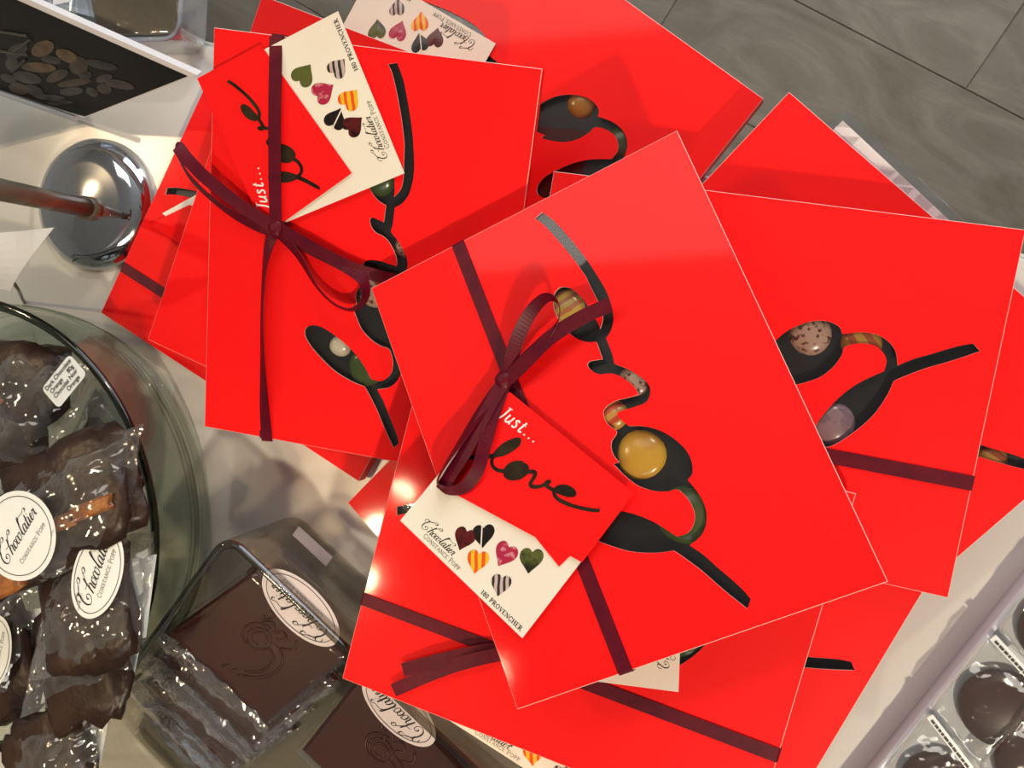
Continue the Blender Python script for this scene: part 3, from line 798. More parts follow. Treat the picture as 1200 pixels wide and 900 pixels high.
bc = BOX['C']
def pc(u, v, h): return on_plane(u, v, bc.p0, bc.n, h / 1000)
gift_tag('folded tag reading Just love, tied to the topmost box of the heap',
         [pc(469, 610, 3.2), pc(612, 748, 3.2), pc(738, 584, 3.2), pc(588, 466, 3.2)],
         [pc(511, 567, 4.6), pc(682, 659, 4.6), pc(743, 578, 4.6), pc(597, 459, 4.6)],
         (pc(549, 536, 4.6), pc(703, 598, 4.6)), (pc(583, 487, 4.6), pc(628, 521, 4.6)),
         [pc(600, 596, 3.8), pc(655, 664, 3.8), pc(722, 600, 3.8), pc(640, 540, 3.8)])
ba = BOX['A']
def pa_(u, v, h): return on_plane(u, v, ba.p0, ba.n, h / 1000)
gift_tag('folded tag with printed hearts, under the ribbon of the fanned stack by the chrome stand',
         [pa_(474, 203, 2.0), pa_(396, 13, 2.0), pa_(240, 94, 2.0), pa_(322, 266, 2.0)],
         [pa_(412, 203, 3.0), pa_(305, 52, 3.0), pa_(231, 92, 3.0), pa_(312, 275, 3.0)],
         (pa_(375, 221, 3.0), pa_(267, 95, 3.0)), (pa_(316, 246, 3.0), pa_(303, 193, 3.0)))
bf = BOX['F']
def pf(u, v, h): return on_plane(u, v, bf.p0, bf.n, h / 1000)
f0 = pf(581, 51, 1.2); f1 = pf(480, -8, 1.2)
ex = (f1 - f0).normalized(); ey = bf.n.cross(ex)
gift_tag('tag with printed hearts lying on the box that overhangs the table edge',
         [f0, f0 + ex * .088, f0 + ex * .088 + ey * .072, f0 + ey * .072],
         [f0 + ey * .036 + ex * .02, f0 + ex * .09 + ey * .05, f0 + ex * .09 + ey * .074, f0 + ey * .074 + ex * .005])
bd = BOX['D']
def pdn(u, v, h): return on_plane(u, v, bd.p0, bd.n, h / 1000)
d0 = pdn(795, 811, 1.5); d1 = pdn(797, 760, 1.5)
ex = (d1 - d0).normalized(); ey = bd.n.cross(ex)
gift_tag('tag wedged under the topmost box, only the letters Ch showing',
         [d0, d0 + ex * .082, d0 + ex * .082 + ey * .075, d0 + ey * .075])
# tag of the buried box, between the square dish and the propped box
e0 = at(548, 858, .079); e1 = at(660, 930, .079)
ex = (e1 - e0).normalized(); ey = Vector((0, 0, 1)).cross(ex)
g0 = e0 - ex * .012
gift_tag('tag peeking out under the box propped on the glass dish',
         [g0, g0 + ex * .088, g0 + ex * .088 + ey * .06, g0 + ey * .06])
# tag caught between the two lower boxes of the fanned stack
bg = BOX['G1']
def pg(u, v, h): return on_plane(u, v, bg.p0, bg.n, h / 1000)
q0 = pg(300, 300, 1.0); q1 = pg(216, 336, 1.0)
gift_tag('red tag caught between the two lower boxes of the fanned stack',
         [pg(300, 262, .9), pg(232, 227, .9), pg(190, 250, .9), pg(250, 300, .9)],
         [pg(300, 268, 1.6), pg(222, 240, 1.6), pg(174, 263, 1.6), pg(250, 310, 1.6)])

# laminated white sheet under the box
s0, s1 = at(988, 131, .0375), at(1124, 258, .0375)
ex = (s1 - s0).normalized(); ey = Vector((0, 0, 1)).cross(ex)      # ey: away from the table
lam = thing('laminated_sheet', 'white laminated sheet with a clear border sticking out past the table edge', 'sheet', s0)
quad_card('paper', [s0 - ey * .06 + ex * .003, s0 - ey * .06 + ex * .075, s0 + ex * .075 - ey * .003, s0 + ex * .003 - ey * .003], .0003, M_WHITE, lam)
quad_card('plastic_pouch', [s0 - ey * .065, s0 - ey * .065 + ex * .082, s0 + ex * .082 + ey * .0015, s0 + ey * .0015], .0008, M_PLASTIC, lam)

# ------------------------------------------------------------------ chrome sign base with rod
dc = Vector((-.4150, .0970, 0))
base = thing('sign_stand', 'polished chrome domed stand with a slim metal rod', 'sign stand', dc)
prof = [(0, 0), (.0432, 0), (.0442, .0012), (.0437, .004), (.0415, .0075), (.037, .011), (.034, .0125), (.026, .013), (.018, .0135), (.010, .0142), (0, .0145)]
V, Fc = lathe(prof, 72, dc)
obj('base', V, Fc, M_CHROME, base, smooth=True)
top0 = at(140, 252, .0145)
r0 = at(104, 244, .055); r1 = at(-40, 214, .16)
V, Fc = tube([top0, r0], .0022, 14, .0048)
obj('rod_foot', V, Fc, M_BRASS, base, smooth=True)
V, Fc = tube([r0 - (r1 - r0).normalized() * .004, r0 + (r1 - r0).normalized() * .004], .0072, 14)
obj('collar', V, Fc, M_BRASS, base, smooth=True)
V, Fc = tube([r0, r0.lerp(r1, .5), r1], .0058, 14)
obj('rod', V, Fc, M_BRASS, base, smooth=True)

# white place card on a wire beside it
pcx = thing('place_card', 'white curled paper card on a thin wire beside the chrome stand', 'card', at(24, 352, 0))
c4 = [at(-45, 330, .085), at(12, 341, .085), at(63, 267, .11), at(-30, 276, .11)]
quad_card('card', c4, .0004, M_WHITE, pcx, 8, 8, .006)
V, Fc = tube([at(28, 354, .0), at(22, 340, .035), at(12, 325, .082)], .0011, 8)
obj('wire', V, Fc, M_BRASS, pcx, smooth=True)

# ------------------------------------------------------------------ photo sign holder (upper left)
tr = at(231, 88, .085); br = at(98, 138, .024)
tl_dir = (at(35, 0, .085) - tr).normalized()
SW = .18
tl, bl = tr + tl_dir * SW, br + tl_dir * SW
sn = (tl - tr).cross(br - tr).normalized()
if sn.z < 0: sn = -sn
bl = on_plane(-20, 104, br, sn)
sign = thing('photo_sign', 'dark printed photo of cocoa beans on a leaning white-edged board', 'sign', br)
def prism(c4, n, th, mat, name, parent):
    V = [p for p in c4] + [p - n * th for p in c4]
    Fc = [(0, 1, 2, 3), (7, 6, 5, 4)] + [(i, i + 4, (i + 1) % 4 + 4, (i + 1) % 4) for i in range(4)]
    return obj(name, V, Fc, mat, parent)
prism([bl, br, tr, tl], sn, .004, M_PANELEDGE, 'board', sign)
def sp(s, t, l=.0004):   # s from right edge to the left, t from the bottom to the top
    return (br * (1 - s) + bl * s) * (1 - t) + (tr * (1 - s) + tl * s) * t + sn * l
prism([sp(1, .03), sp(.012, .03), sp(.012, .955), sp(1, .955)], sn, .0003, M_PHOTO, 'print', sign)
bean_m = [bsdf('printed_bean_%s' % nm, c, .4, noise_amt=.5, noise_scale=120) for nm, c in (('tan', (.11, .065, .028)), ('brown', (.055, .038, .022)), ('grey', (.045, .042, .033)), ('dark', (.026, .022, .016)))]
def on_sign(u, v): return on_plane(u, v, br, sn, .0007)
beans = [(50, 57, 14, 9, -20, 0), (79, 66, 15, 7, 25, 0), (45, 79, 21, 6, 4, 0), (92, 77, 11, 11, 0, 1), (60, 70, 12, 5, 10, 3), (32, 91, 17, 7, 12, 2), (67, 89, 14, 6, -25, 1), (87, 97, 20, 4.5, -8, 1), (22, 104, 12, 7, 15, 1), (122, 92, 10, 5, -15, 2), (140, 99, 18, 5, 12, 2), (122, 104, 9, 6, 10, 2), (84, 107, 14, 5, -5, 2), (58, 114, 18, 3.5, 3, 2), (108, 108, 8, 5, 30, 2), (118, 76, 20, 5, 12, 3), (40, 106, 12, 6, 20, 3), (100, 88, 8, 5, 0, 3), (70, 120, 16, 3, 0, 3), (20, 60, 14, 8, -30, 3), (14, 75, 8, 8, 0, 2), (10, 92, 10, 5, 20, 3)]
for u, v, a, b, r, mi in beans:
    P = []
    rr = math.radians(r)
    for k in range(14):
        t = 2 * math.pi * k / 14; x = a * math.cos(t); y = b * math.sin(t)
        P.append(on_sign(u + x * math.cos(rr) - y * math.sin(rr), v + x * math.sin(rr) + y * math.cos(rr)))
    cc = on_sign(u, v) + sn * .0003
    obj('printed_bean', P + [cc], [(i, (i + 1) % 14, 14) for i in range(14)], bean_m[mi], sign)
for (p, q) in (((0, 37), (32, 42)), ((0, 60), (33, 64)), ((16, 60), (36, 46)), ((14, 84), (30, 70))):
    V, Fc = tube([on_sign(*p), on_sign(*q)], .0009, 6)
    obj('printed_line', V, Fc, bean_m[2], sign)
# clear foot of the holder
ft = at(100, 143, .004); fl_ = at(-30, 176, .004)
bl2 = at(-30, 100, .01)
prism([fl_, ft, br + sn * .003, bl2], Vector((0, 0, 1)), .003, M_PLASTIC, 'clear_foot', sign)
V, Fc = tube([br + sn * .003 + Vector((0, 0, .004)), at(-30, 98, .012)], .002, 6)
obj('clear_lip', V, Fc, M_ACRYL, sign)

# ------------------------------------------------------------------ rounded trays and dishes
def rrect(cx, cy, w_, h_, r, ang, n=6):
    P = []
    for sx, sy, a0 in ((1, 1, 0), (-1, 1, 90), (-1, -1, 180), (1, -1, 270)):
        for i in range(n + 1):
            a = math.radians(a0 + 90 * i / n)
            P.append((sx * (w_ / 2 - r) + r * math.cos(a), sy * (h_ / 2 - r) + r * math.sin(a)))
    c, s = math.cos(ang), math.sin(ang)
    return [(cx + x * c - y * s, cy + x * s + y * c) for x, y in P]

def dish_geo(cx, cy, w_, h_, r, ang, prof):
    """prof: list of (inset, z) from the outer foot over the rim to the inside floor"""
    V, Fc = [], []
    for ins_, z in prof:
        ring = rrect(cx, cy, w_ - 2 * ins_, h_ - 2 * ins_, max(r - ins_, .002), ang)
        V += [Vector((x, y, z)) for x, y in ring]
    m_ = len(V) // len(prof)
    for k in range(len(prof) - 1):
        for i in range(m_):
            j = (i + 1) % m_
            Fc.append((k * m_ + i, k * m_ + j, (k + 1) * m_ + j, (k + 1) * m_ + i))
    return V, Fc, m_

def glass_dish(name, label, cx, cy, w_, h_, r, ang, hgt, th, wall, rim, floor_mat=None):
    o = thing(name, label, 'dish', Matrix.Translation((cx, cy, 0)))
    V, Fc, m_ = dish_geo(cx, cy, w_, h_, r, ang, [(.004, 0), (.001, .002), (0, .006), (0, hgt - .003)])
    Fc.append(tuple(range(m_))[::-1])
    obj('outer_wall', V, Fc, wall, o, smooth=True)
    V, Fc, m_ = dish_geo(cx, cy, w_, h_, r, ang, [(0, hgt - .003), (th * .2, hgt - .0008), (th * .5, hgt), (th * .8, hgt - .0008), (th, hgt - .003)])
    obj('rim', V, Fc, rim, o, smooth=True)
    V, Fc, m_ = dish_geo(cx, cy, w_, h_, r, ang, [(th, hgt - .003), (th, .008), (th + .003, .0055)])
    Fc.append(tuple(range(2 * m_, 3 * m_)))
    obj('inner_wall', V, Fc, wall, o, smooth=True)
    return o

# square glass dish with the chocolate bars
HG = .076
k0 = at(263, 622, HG); k1 = at(556, 900, HG)
dx = (k1 - k0).normalized(); dy = Vector((dx.y, -dx.x, 0))      # dy points down-left
SZ1, SZ2 = .235, .205
cc = k0 + dx * SZ1 / 2 + dy * SZ2 / 2
DANG = math.atan2(dx.y, dx.x)
glass_dish('glass_dish', 'square smoky glass dish holding the wrapped chocolate bars', cc.x, cc.y, SZ1, SZ2, .014, DANG, HG, .005, M_DISH, M_DISHRIM)

def wrinkle(p, amp, sc):
    return Vector((noise.noise(p * sc), noise.noise(p * sc + Vector((9, 3, 1))), noise.noise(p * sc + Vector((2, 7, 5))))) * amp

def wrap_box(c4, n, th, pad, amp, mat, parent, name='wrapper', nx=12, ny=10):
    """crinkled film around a slab given by its four top corners"""
    b, a, d, c = c4
    ctr = (a + b + c + d) / 4
    o4 = [ctr + (p - ctr) * (1 + pad) for p in (b, a, d, c)]
    V, Fc = [], []
    for j in range(ny + 1):
        for i in range(nx + 1):
            s, t = i / nx, j / ny
            p = (o4[0] * (1 - s) + o4[1] * s) * (1 - t) + (o4[3] * (1 - s) + o4[2] * s) * t
            edge = min(s, 1 - s, t, 1 - t)
            p = p + n * .0006 + wrinkle(p, amp * (1.0 if edge < .08 else .22), 130)
            V.append(p)
    for j in range(ny):
        for i in range(nx):
            q = j * (nx + 1) + i; Fc.append((q, q + 1, q + nx + 2, q + nx + 1))
    rim = [i for i in range(nx + 1)] + [(j + 1) * (nx + 1) - 1 for j in range(1, ny + 1)] + [ny * (nx + 1) + i for i in range(nx - 1, -1, -1)] + [j * (nx + 1) for j in range(ny - 1, 0, -1)]
    k = len(V); m_ = len(rim)
    for lev in (.5, 1.0):
        for i in rim:
            V.append(V[i] - n * (th + .001) * lev + wrinkle(V[i] * 1.7, amp, 150))
    for i in range(m_):
        j = (i + 1) % m_
        Fc.append((rim[i], k + i, k + j, rim[j])); Fc.append((k + i, k + m_ + i, k + m_ + j, k + j))
    return obj(name, V, Fc, mat, parent, smooth=True)

def slab_geo(c4, n, th, bev=.002):
    ctr = (c4[0] + c4[1] + c4[2] + c4[3]) / 4
    inner = [p + (ctr - p).normalized() * bev * 1.4 for p in c4]
    V = inner + [p - n * bev for p in c4] + [p - n * th for p in c4]
    Fc = [(0, 1, 2, 3)]
    for i in range(4):
        j = (i + 1) % 4
        Fc += [(i, i + 4, j + 4, j), (i + 4, i + 8, j + 8, j + 4)]
    Fc.append((11, 10, 9, 8))
    return V, Fc

def oval_sticker(ctr, ex, ey, n, rx, ry, mat, parent, lines=True, name='sticker', text=True, tk=1.0):
    V = [ctr + ex * rx * math.cos(2 * math.pi * k / 40) + ey * ry * math.sin(2 * math.pi * k / 40) for k in range(40)]
    Fc = [tuple(range(40))]
    st = obj(name, V, Fc, mat, parent)
    inv = parent.matrix_world.inverted()
    loop = [(rx * .88 * math.cos(2 * math.pi * k / 40), ry * .88 * math.sin(2 * math.pi * k / 40)) for k in range(41)]
    pl = lambda x, y: ctr + ex * x + ey * y + n * .0002
    V, Fc = stroke_mesh([(loop, .0004)], pl, n=1)
    obj('border', V, Fc, M_INK, st, inv=inv)
    if text:
        k = 1.45 * rx / SCRIPT_LEN * tk
        V, Fc = stroke_mesh([(q, (.07, .21)) for q in SCRIPT], lambda x, y: pl(-.72 * rx + (x + .25 * y) * k, -.12 * ry + y * k))
        obj('lettering', V, Fc, M_INK, st, inv=inv)
        s_, ln = serif('CONSTANCE POPP', .12, .06, .8); k2 = 1.1 * rx / ln
        V, Fc = stroke_mesh(s_, lambda x, y: pl(-.45 * rx + x * k2, -.45 * ry + y * k2), n=3)
        obj('lettering', V, Fc, M_GREYINK, st, inv=inv)
    return st

UP = Vector((0, 0, 1))
BAR_TH = .009
def choc_bar(label, u4, z, sticker=None, relief=True, wrapmat=None, amp=.0012, fold=None):
    """u4: pixel corners b, a, d, c of the top face"""
    c4 = [at(u, v, z) for u, v in u4]
    ctr = (c4[0] + c4[1] + c4[2] + c4[3]) / 4
    t = thing('chocolate_bar', label, 'chocolate bar', ctr - UP * BAR_TH, 'wrapped chocolate bars in the square dish')
    n = (c4[1] - c4[0]).cross(c4[3] - c4[0]).normalized()
    if n.z < 0:
        c4 = [c4[1], c4[0], c4[3], c4[2]]; n = -n
    V, Fc = slab_geo(c4, n, BAR_TH)
    bar = obj('bar', V, Fc, M_BAR, t)
    inv = t.matrix_world.inverted()
    if relief:
        rl = RELIEF
        def pl(x, y): return (c4[0] * (1 - x) + c4[1] * x) * (1 - y) + (c4[3] * (1 - x) + c4[2] * x) * y
        parts = []
        for pts in rl:
            path = [pl(x, y) for x, y in pts]
            parts.append(tube(catmull(path, 4), .0008, 6))
        V, Fc = merge(parts)
        obj('embossed_flower', V, Fc, M_BAR, bar, smooth=True, inv=inv)
    if sticker:
        u, v, rx, ry, ang, mt = sticker
        p = at(u, v, z + .0012); e1 = Vector((math.cos(ang), math.sin(ang), 0)); e2 = Vector((-math.sin(ang), math.cos(ang), 0))
        oval_sticker(p, e1, e2, UP, rx, ry, mt, t)
    wrap_box(c4, n, BAR_TH, .05, amp, wrapmat or M_CELLO, t)
    if fold:
        q = [at(u, v, zz) for u, v, zz in fold]
        V, Fc = [], []; nx, ny = 22, 5
        for jj in range(ny + 1):
            for ii in range(nx + 1):
                a_, b_ = ii / nx, jj / ny
                p = (q[0] * (1 - a_) + q[1] * a_) * (1 - b_) + (q[3] * (1 - a_) + q[2] * a_) * b_
                p = p + UP * (.003 * math.sin(math.pi * b_)) + wrinkle(p, .0026, 120) + wrinkle(p, .0012, 300)
                V.append(p)
        for jj in range(ny):
            for ii in range(nx):
                k_ = jj * (nx + 1) + ii; Fc.append((k_, k_ + 1, k_ + nx + 2, k_ + nx + 1))
        obj('film_fold', V, Fc, M_FOLD, t, smooth=True)
    return t

# embossed motif in bar coordinates (0..1)
def circ_pts(cx, cy, r, a0=0, a1=360, n=9, k=1.0):
    return [(cx + r * math.cos(math.radians(a0 + (a1 - a0) * i / (n - 1))), cy + k * r * math.sin(math.radians(a0 + (a1 - a0) * i / (n - 1)))) for i in range(n)]
RELIEF = [circ_pts(.47, .56, .10), circ_pts(.47, .56, .06, 0, 300), circ_pts(.46, .57, .13, 90, 260),
          [(.55, .62), (.66, .60), (.73, .52), (.74, .40), (.70, .28), (.62, .20)], [(.57, .56), (.66, .52), (.68, .42), (.66, .32), (.60, .24)],
          [(.62, .20), (.58, .17), (.55, .20), (.52, .15), (.49, .18), (.46, .13)], [(.55, .66), (.60, .72), (.54, .76), (.50, .70), (.44, .76), (.38, .70), (.34, .76)],
          [(.44, .66), (.38, .72), (.40, .80), (.34, .84)], [(.63, .63), (.70, .70), (.66, .78)]]
sa = DANG
choc_bar('embossed dark chocolate bar with oval sticker, topmost of the stack in the square dish', [(194, 742), (312, 848), (408, 768), (298, 668)], .068,
         (352, 712, .028, .014, DANG + math.pi, M_LILAC), fold=[(190, 739, .070), (314, 848, .070), (318, 870, .064), (184, 754, .064)])
choc_bar('dark chocolate bar second from the top of the stack in the square dish', [(184, 772), (296, 880), (392, 800), (286, 702)], .058, relief=False, wrapmat=M_CELLOH, amp=.0028, fold=[(178, 768, .062), (298, 878, .062), (290, 898, .054), (166, 786, .054)])
choc_bar('dark chocolate bar third from the top of the stack in the square dish', [(168, 800), (266, 905), (360, 832), (264, 730)], .048, relief=False, wrapmat=M_CELLOH, amp=.0028, fold=[(160, 798, .051), (266, 906, .051), (246, 912, .042), (152, 814, .042)])
choc_bar('dark chocolate bar at the bottom of the stack in the square dish', [(164, 830), (246, 922), (345, 856), (258, 760)], .038, relief=False, wrapmat=M_CELLOH, amp=.0025)
choc_bar('embossed dark chocolate bar lying beside the stack, half under a red box', [(352, 880), (460, 985), (545, 905), (428, 784)], .055,
         (467, 832, .026, .013, DANG + math.pi, M_LILAC))
wall_bar = choc_bar('dark chocolate bar with a pale strip sticker, lying along the wall of the square dish', [(292, 672), (416, 788), (444, 754), (324, 644)], .030, relief=False)
ps = at(372, 628, .0325); ps = at(366, 640, .0325)
V = [ps + dx * a + dy * b for a, b in ((-.014, -.0035), (.014, -.0035), (.014, .0035), (-.014, .0035))]
obj('price_sticker', V + [p - UP * .0003 for p in V], [(3, 2, 1, 0), (4, 5, 6, 7), (0, 1, 5, 4), (1, 2, 6, 5), (2, 3, 7, 6), (3, 0, 4, 7)], M_LILAC, wall_bar)

# ------------------------------------------------------------------ round glass bowl with bark bags
bcx, bcy = -.4613, -.1084
bowl = thing('glass_bowl', 'round greenish glass bowl full of cellophane bags', 'bowl', (bcx, bcy, 0))
prof = [(.02, 0), (.118, 0), (.128, .003), (.1345, .010), (.1365, .020), (.1375, .035), (.1380, .050), (.1385, .065)]
V, Fc = lathe(prof, 96, (bcx, bcy, 0)); obj('outer_wall', V, Fc, M_GLASS, bowl, smooth=True)
prof = [(.1385, .065), (.1412, .0675), (.1419, .0695), (.1403, .0712), (.1375, .0705), (.1355, .067)]
V, Fc = lathe(prof, 96, (bcx, bcy, 0)); obj('rim', V, Fc, M_GLASSRIM, bowl, smooth=True)
prof = [(.1355, .067), (.1350, .05), (.1345, .035), (.1330, .022), (.127, .010), (.11, .007), (0.001, .006)]
V, Fc = lathe(prof, 96, (bcx, bcy, 0)); obj('inner_wall', V, Fc, M_GLASS, bowl, smooth=True)
for i in range(7):
    z = .008 + i * .0042
    rr = .1330 + (z - .008) * .32 if z < .02 else .1367 + (z - .02) * .06
    V, Fc = lathe([(rr + .0002, z - .0006), (rr + .0010, z), (rr + .0002, z + .0006)], 96, (bcx, bcy, 0))
    obj('ridge', V, Fc, M_GLASS, bowl, smooth=True)

def bark_piece(cx, n, ex, ey, rx, ry, th, parent, seed, mat=M_CHOC, name='chocolate_bark'):
    bm = bmesh.new(); bmesh.ops.create_icosphere(bm, subdivisions=3, radius=1)
    V = []
    for v in bm.verts:
        p = v.co
        s = Vector((p.x * 1.6 + seed, p.y * 1.6, p.z * 1.6))
        k = 1 + .30 * noise.noise(s) + .12 * noise.noise(s * 3)
        x = max(-.92, min(.92, p.x * 1.25)); y = max(-.92, min(.92, p.y * 1.25))
        V.append(cx + ex * x * rx * k + ey * y * ry * k + n * p.z * th * (1 + .5 * noise.noise(s * 2.2)))
    Fc = [tuple(x.index for x in f.verts) for f in bm.faces]; bm.free()
    return obj(name, V, Fc, mat, parent, smooth=True)

def pillow(c4, puff, amp, mat, parent, nx=22, ny=22, name='cellophane', seal=.06):
    b, a, d, c = c4
    n = ((a - b).cross(c - b)).normalized()
    if n.z < 0: n = -n
    V, Fc = [], []
    for side in (1, -1):
        for j in range(ny + 1):
            for i in range(nx + 1):
                s, t = i / nx, j / ny
                p = (b * (1 - s) + a * s) * (1 - t) + (c * (1 - s) + d * s) * t
                q = max(0.0, min(s - seal, 1 - seal - s, .5)) * 2; r = max(0.0, min(t - seal, 1 - seal - t, .5)) * 2
                hgt = puff * (min(1, q * 2.4) ** .5) * (min(1, r * 2.4) ** .5)
                e = 1.0 if 0 < i < nx and 0 < j < ny else .35
                wv = wrinkle(p + n * side * .01, amp, 75).dot(n) * 1.0 + wrinkle(p * 1.9, amp * .5, 120).dot(n)
                V.append(p + n * (side * (hgt + .0004) + wv * e) + (wrinkle(p, amp * .5, 60) if e < 1 else Vector()))
    m_ = (nx + 1) * (ny + 1)
    for j in range(ny):
        for i in range(nx):
            q = j * (nx + 1) + i
            Fc.append((q, q + 1, q + nx + 2, q + nx + 1)); Fc.append((m_ + q, m_ + q + nx + 1, m_ + q + nx + 2, m_ + q + 1))
    return obj(name, V, Fc, mat, parent, smooth=True), n

def bag(label, quad, z4, pieces, puff=.008, amp=.0022, seed=0.0, backing=None, bark_k=.92):
    """quad: pixel corners b, a, d, c; z4 their heights; pieces: (s, t, rx, ry, kind)"""
    c4 = [at(u, v, z) for (u, v), z in zip(quad, z4)]
    ctr = (c4[0] + c4[1] + c4[2] + c4[3]) / 4
    t = thing('bark_bag', label, 'chocolate bag', ctr, 'cellophane bags of chocolate in the glass bowl')
    fo, n = pillow(c4, puff, amp * 1.6, M_BAG, t, 30, 30)
    def pt(s, tt): return (c4[0] * (1 - s) + c4[1] * s) * (1 - tt) + (c4[3] * (1 - s) + c4[2] * s) * tt
    ex = (c4[1] - c4[0]).normalized(); ey = n.cross(ex)
    for i, (s, tt, rx, ry, kind) in enumerate(pieces):
        mt = M_PEEL if kind == 'peel' else M_CHOC
        bark_piece(pt(s, tt) + n * (.006 if kind == 'peel' else 0), n, ex, ey, rx * bark_k, ry * bark_k, .0022 if kind == 'peel' else .0058, t, seed + i * 3.7, mt, 'orange_peel' if kind == 'peel' else 'chocolate_bark')
    if backing:
        (s0, t0), (s1, t1) = backing
        q = [pt(s0, t0), pt(s1, t0), pt(s1, t1), pt(s0, t1)]
        q = [p - n * .0066 for p in q]
        quad_card('paper_backing', q, .0003, M_STICK, t, 2, 2, nrm=n)
    return t, n, pt, ex, ey

# lower ones first
bag('bag of chocolate bark at the bottom of the bowl, nearest the square dish', [(5, 935), (112, 905), (124, 838), (18, 858)], [0.088, 0.086, 0.084, 0.084], [(.48, .5, .028, .026, 'c'), (.2, .5, .016, .02, 'c')], seed=1.0, backing=((.72, .12), (.95, .9)))
bag('bag of chocolate bark under the one with the upright oval sticker', [(24, 842), (152, 797), (172, 700), (48, 730)], [0.088, 0.088, 0.074, 0.076], [(.5, .42, .034, .040, 'c')], seed=2.0, backing=((.08, .1), (.95, .8)))
t, n, pt, ex, ey = bag('bag of chocolate bark whose oval sticker is mostly hidden under another bag', [(-70, 850), (36, 818), (44, 680), (-60, 700)], [0.060, 0.062, 0.062, 0.058], [(.45, .5, .045, .05, 'c')], seed=3.0, backing=((.55, .08), (.97, .75)))
oval_sticker(at(-8, 765, .074), Vector((.25, .97, 0)).normalized(), Vector((-.97, .25, 0)).normalized(), UP, .024, .013, M_STICK, t)
t, n, pt, ex, ey = bag('bag of dark chocolate bark with an upright oval sticker and white paper backing', [(36, 798), (164, 762), (182, 622), (62, 640)], [0.104, 0.104, 0.092, 0.092], [(.40, .56, .036, .050, 'c'), (.36, .25, .022, .022, 'c')], puff=.009, seed=4.0, backing=((.58, .10), (.96, .80)), bark_k=.86)
e1 = (at(125, 640, .072) - at(104, 705, .072)).normalized()
oval_sticker(at(114, 672, .1085), e1, UP.cross(e1), UP, .0262, .0150, M_STICK, t, tk=1.05)
t, n, pt, ex, ey = bag('bag of dark chocolate bark lying at the edge of the bowl under the crinkled folds', [(55, 565), (135, 640), (172, 550), (112, 455)], [0.046, 0.046, 0.046, 0.046], [(.5, .5, .030, .030, 'c'), (.6, .75, .012, .006, 'peel')], seed=5.0)
t, n, pt, ex, ey = bag('bag of chocolate bark with orange peel and a round white sticker', [(-60, 728), (150, 640), (166, 494), (10, 560)], [0.108, 0.106, 0.100, 0.098], [(.58, .62, .052, .040, 'c'), (.22, .46, .032, .035, 'c'), (.20, .10, .040, .009, 'peel'), (.80, .42, .0165, .0050, 'peel'), (.56, .40, .018, .0055, 'peel'), (.30, .62, .020, .006, 'peel')], puff=.010, amp=.0032, seed=6.0, bark_k=.84)
e1 = (at(45, 600, .084) - at(10, 660, .084)).normalized()
oval_sticker(at(22, 628, .1165), e1, UP.cross(e1), UP, .025, .0235, M_STICK, t)
t, n, pt, ex, ey = bag('bag of dark chocolate with orange labelled by a small printed sticker', [(-75, 540), (42, 562), (118, 432), (-10, 392)], [0.066, 0.068, 0.066, 0.058], [(.45, .3, .040, .030, 'c'), (.42, .72, .040, .028, 'c'), (.2, .45, .03, .03, 'c'), (.25, .52, .018, .006, 'peel')], puff=.010, seed=7.0)
# printed rectangular sticker
sc_ = at(75, 447, .0765); e1 = (at(91, 427, .0765) - at(58, 468, .0765)).normalized(); e2 = UP.cross(e1)
hw, hh = (at(91, 427, .0765) - at(58, 468, .0765)).length / 2, .0082
rr_ = .003
P = []
for sx, sy, a0 in ((1, 1, 0), (-1, 1, 90), (-1, -1, 180), (1, -1, 270)):
    for i in range(5):
        a = math.radians(a0 + 22.5 * i); P.append(sc_ + e1 * (sx * (hw - rr_) + rr_ * math.cos(a)) + e2 * (sy * (hh - rr_) + rr_ * math.sin(a)))
st = obj('label_sticker', P, [tuple(range(len(P)))], M_STICK, t)
def font_text(txt, size, origin, ex_, ey_, n_, mat, parent, inv, name='lettering'):
    cu = bpy.data.curves.new('txt', 'FONT'); cu.body = txt; cu.size = size; cu.align_x = 'CENTER'; cu.offset = size * .012
    to = bpy.data.objects.new('txt', cu); COL.objects.link(to)
    dg = bpy.context.evaluated_depsgraph_get()
    me_ = to.evaluated_get(dg).to_mesh()
    V = [origin + ex_ * v.co.x + ey_ * v.co.y + n_ * .0003 for v in me_.vertices]
    Fc = [tuple(p.vertices) for p in me_.polygons]
    to.evaluated_get(dg).to_mesh_clear()
    bpy.data.objects.remove(to); bpy.data.curves.remove(cu)
    return obj(name, V, Fc, mat, parent, inv=inv)
inv = t.matrix_world.inverted()
for i, (tx, offx) in enumerate((('Dark Chocolate', 0), ('Orange     80g', 0), ('Chocolat Noir', 0), ('Orange', .004))):
    font_text(tx, .0038, sc_ + e2 * (.0043 - i * .0036) + e1 * offx, e1, e2, UP, M_INK, st, inv)

# ------------------------------------------------------------------ clear tray with wrapped package (top left)
gt = at(222, 50, .0); 
tcx = at(150, 22, 0)
tray_l = thing('acrylic_tray', 'clear rounded acrylic tray at the table edge behind the photo sign', 'tray', (tcx.x, tcx.y, 0))
c1 = at(228, 46, .02)
tw, thh = .112, .10
ang = math.radians(-4)
ctx = c1 + Vector((-tw / 2, thh / 2, 0))
V, Fc, m_ = dish_geo(ctx.x, ctx.y, tw, thh, .012, ang, [(.003, 0.0), (0, .004), (0, .028), (.0012, .030), (.003, .029), (.003, .005)])
Fc.append(tuple(range(m_))[::-1])
obj('wall', V, Fc, M_ACRYL, tray_l, smooth=True)
pk = thing('wrapped_package', 'brown package wrapped in shiny film inside the clear rounded tray', 'package', (ctx.x, ctx.y, .006))
c4 = [at(112, 46, .024), at(214, 42, .024), at(212, -40, .024), at(100, -30, .024)]
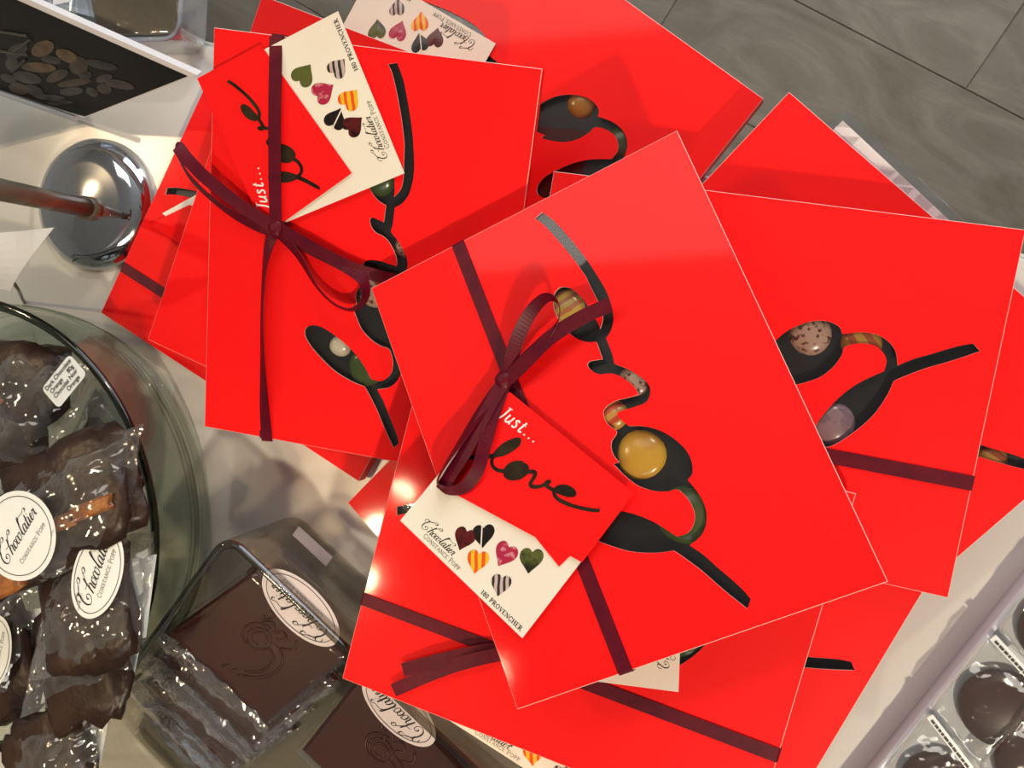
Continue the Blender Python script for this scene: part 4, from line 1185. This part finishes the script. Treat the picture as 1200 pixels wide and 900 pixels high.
M_PKG = bsdf('brown_package', (0.075, 0.055, 0.032), 0.4, noise_amt=.4, noise_scale=40)
V, Fc = slab_geo(c4, UP, .014); obj('contents', V, Fc, M_PKG, pk)
wrap_box(c4, UP, .014, .06, .0016, M_CELLO, pk)
c4 = [at(62, 6, .028), at(82, 2, .028), at(88, -14, .028), at(62, -14, .028)]
pl_ = thing('paper_slip', 'white slip of paper on the package in the clear rounded tray', 'paper', c4[0])
quad_card('paper', c4, .0003, M_WHITE, pl_)

# ------------------------------------------------------------------ clear tray of chocolate domes (lower right)
a0, a1 = at(1200, 681, .012), at(1040, 880, .012)
tdx = (a1 - a0).normalized(); tdy = Vector((-tdx.y, tdx.x, 0))
if tdy.x < 0: tdy = -tdy
o0 = a0 - tdx * .06
TWL, TWH = .24, .20
cc = o0 + tdx * TWL / 2 + tdy * TWH / 2
TA = math.atan2(tdx.y, tdx.x)
tr2 = thing('plastic_tray', 'low white plastic tray with packs of chocolate domes', 'tray', (cc.x, cc.y, 0))
M_TRAYW = bsdf('white_tray_plastic', (.62, .64, .68), .25, coat=.3, noise_amt=.04, noise_scale=10)
V, Fc, m_ = dish_geo(cc.x, cc.y, TWL, TWH, .006, TA, [(.002, 0), (0, .003), (0, .012), (.001, .0135), (.0035, .0135), (.005, .0045)])
Fc.append(tuple(range(m_))[::-1]); Fc.append(tuple(range(5 * m_, 6 * m_)))
obj('tray', V, Fc, M_TRAYW, tr2, smooth=True)

def dome_pack(label, quad, z, dome, labelstrip=None):
    c4 = [at(u, v, z) for u, v in quad]
    ctr = (c4[0] + c4[1] + c4[2] + c4[3]) / 4
    t = thing('dome_pack', label, 'chocolate pack', ctr - UP * (z - .006), 'packs of chocolate domes in the plastic tray')
    u, v, r = dome
    p = at(u, v, .0075)
    bm = bmesh.new(); bmesh.ops.create_uvsphere(bm, u_segments=32, v_segments=16, radius=1)
    V = [p + Vector((x.co.x * r * (1 + .05 * x.co.y), x.co.y * r, max(x.co.z, -.12) * r * .36)) for x in bm.verts]
    Fc = [tuple(x.index for x in f.verts) for f in bm.faces]; bm.free()
    obj('chocolate_dome', V, Fc, M_BAR, t, smooth=True)
    wrap_box(c4, UP, z - .0055, .0, .0014, M_BAG, t, nx=16, ny=16)
    if labelstrip:
        (u0, v0), (u1, v1), wd = labelstrip
        q0, q1 = at(u0, v0, z + .0015), at(u1, v1, z + .0015)
        e1 = (q1 - q0).normalized(); e2 = UP.cross(e1)
        quad_card('label_strip', [q0 - e2 * wd, q1 - e2 * wd, q1 + e2 * wd * .2, q0 + e2 * wd * .2], .0003, M_STICK, t, 3, 1, nrm=UP)
        inv_ = t.matrix_world.inverted()
        L_ = (q1 - q0).length; rows = []
        # illegible small print: short dark dashes along the strip
        x = .002; rnd = random.Random(int(u0))
        while x < L_ - .003:
            ww = rnd.uniform(.0012, .003)
            rows.append(([(x, -.55 * wd), (x + ww, -.55 * wd)], .0014)); x += ww + .0006
        V, Fc = stroke_mesh(rows, lambda a, b: q0 + e1 * a + e2 * b + UP * .0003)
        obj('small_print', V, Fc, M_INK, t, inv=inv_)
    return t
dome_pack('pack with a large dark chocolate dome, in the middle of the white plastic tray', [(1092, 832), (1148, 900), (1222, 812), (1156, 750)], .017, (1173, 830, .0205), ((1166, 745), (1208, 790), .0032))
dome_pack('pack of chocolate above the label strip in the white plastic tray', [(1172, 742), (1230, 802), (1290, 730), (1225, 672)], .017, (1238, 742, .018))
dome_pack('pack with a label strip at the low corner of the white plastic tray', [(1040, 905), (1100, 985), (1150, 905), (1088, 838)], .017, (1100, 922, .0195), ((1092, 838), (1140, 900), .003))
dome_pack('pack beside the large dome at the tray side away from the red boxes', [(1150, 902), (1200, 960), (1262, 880), (1206, 828)], .017, (1212, 896, .019))
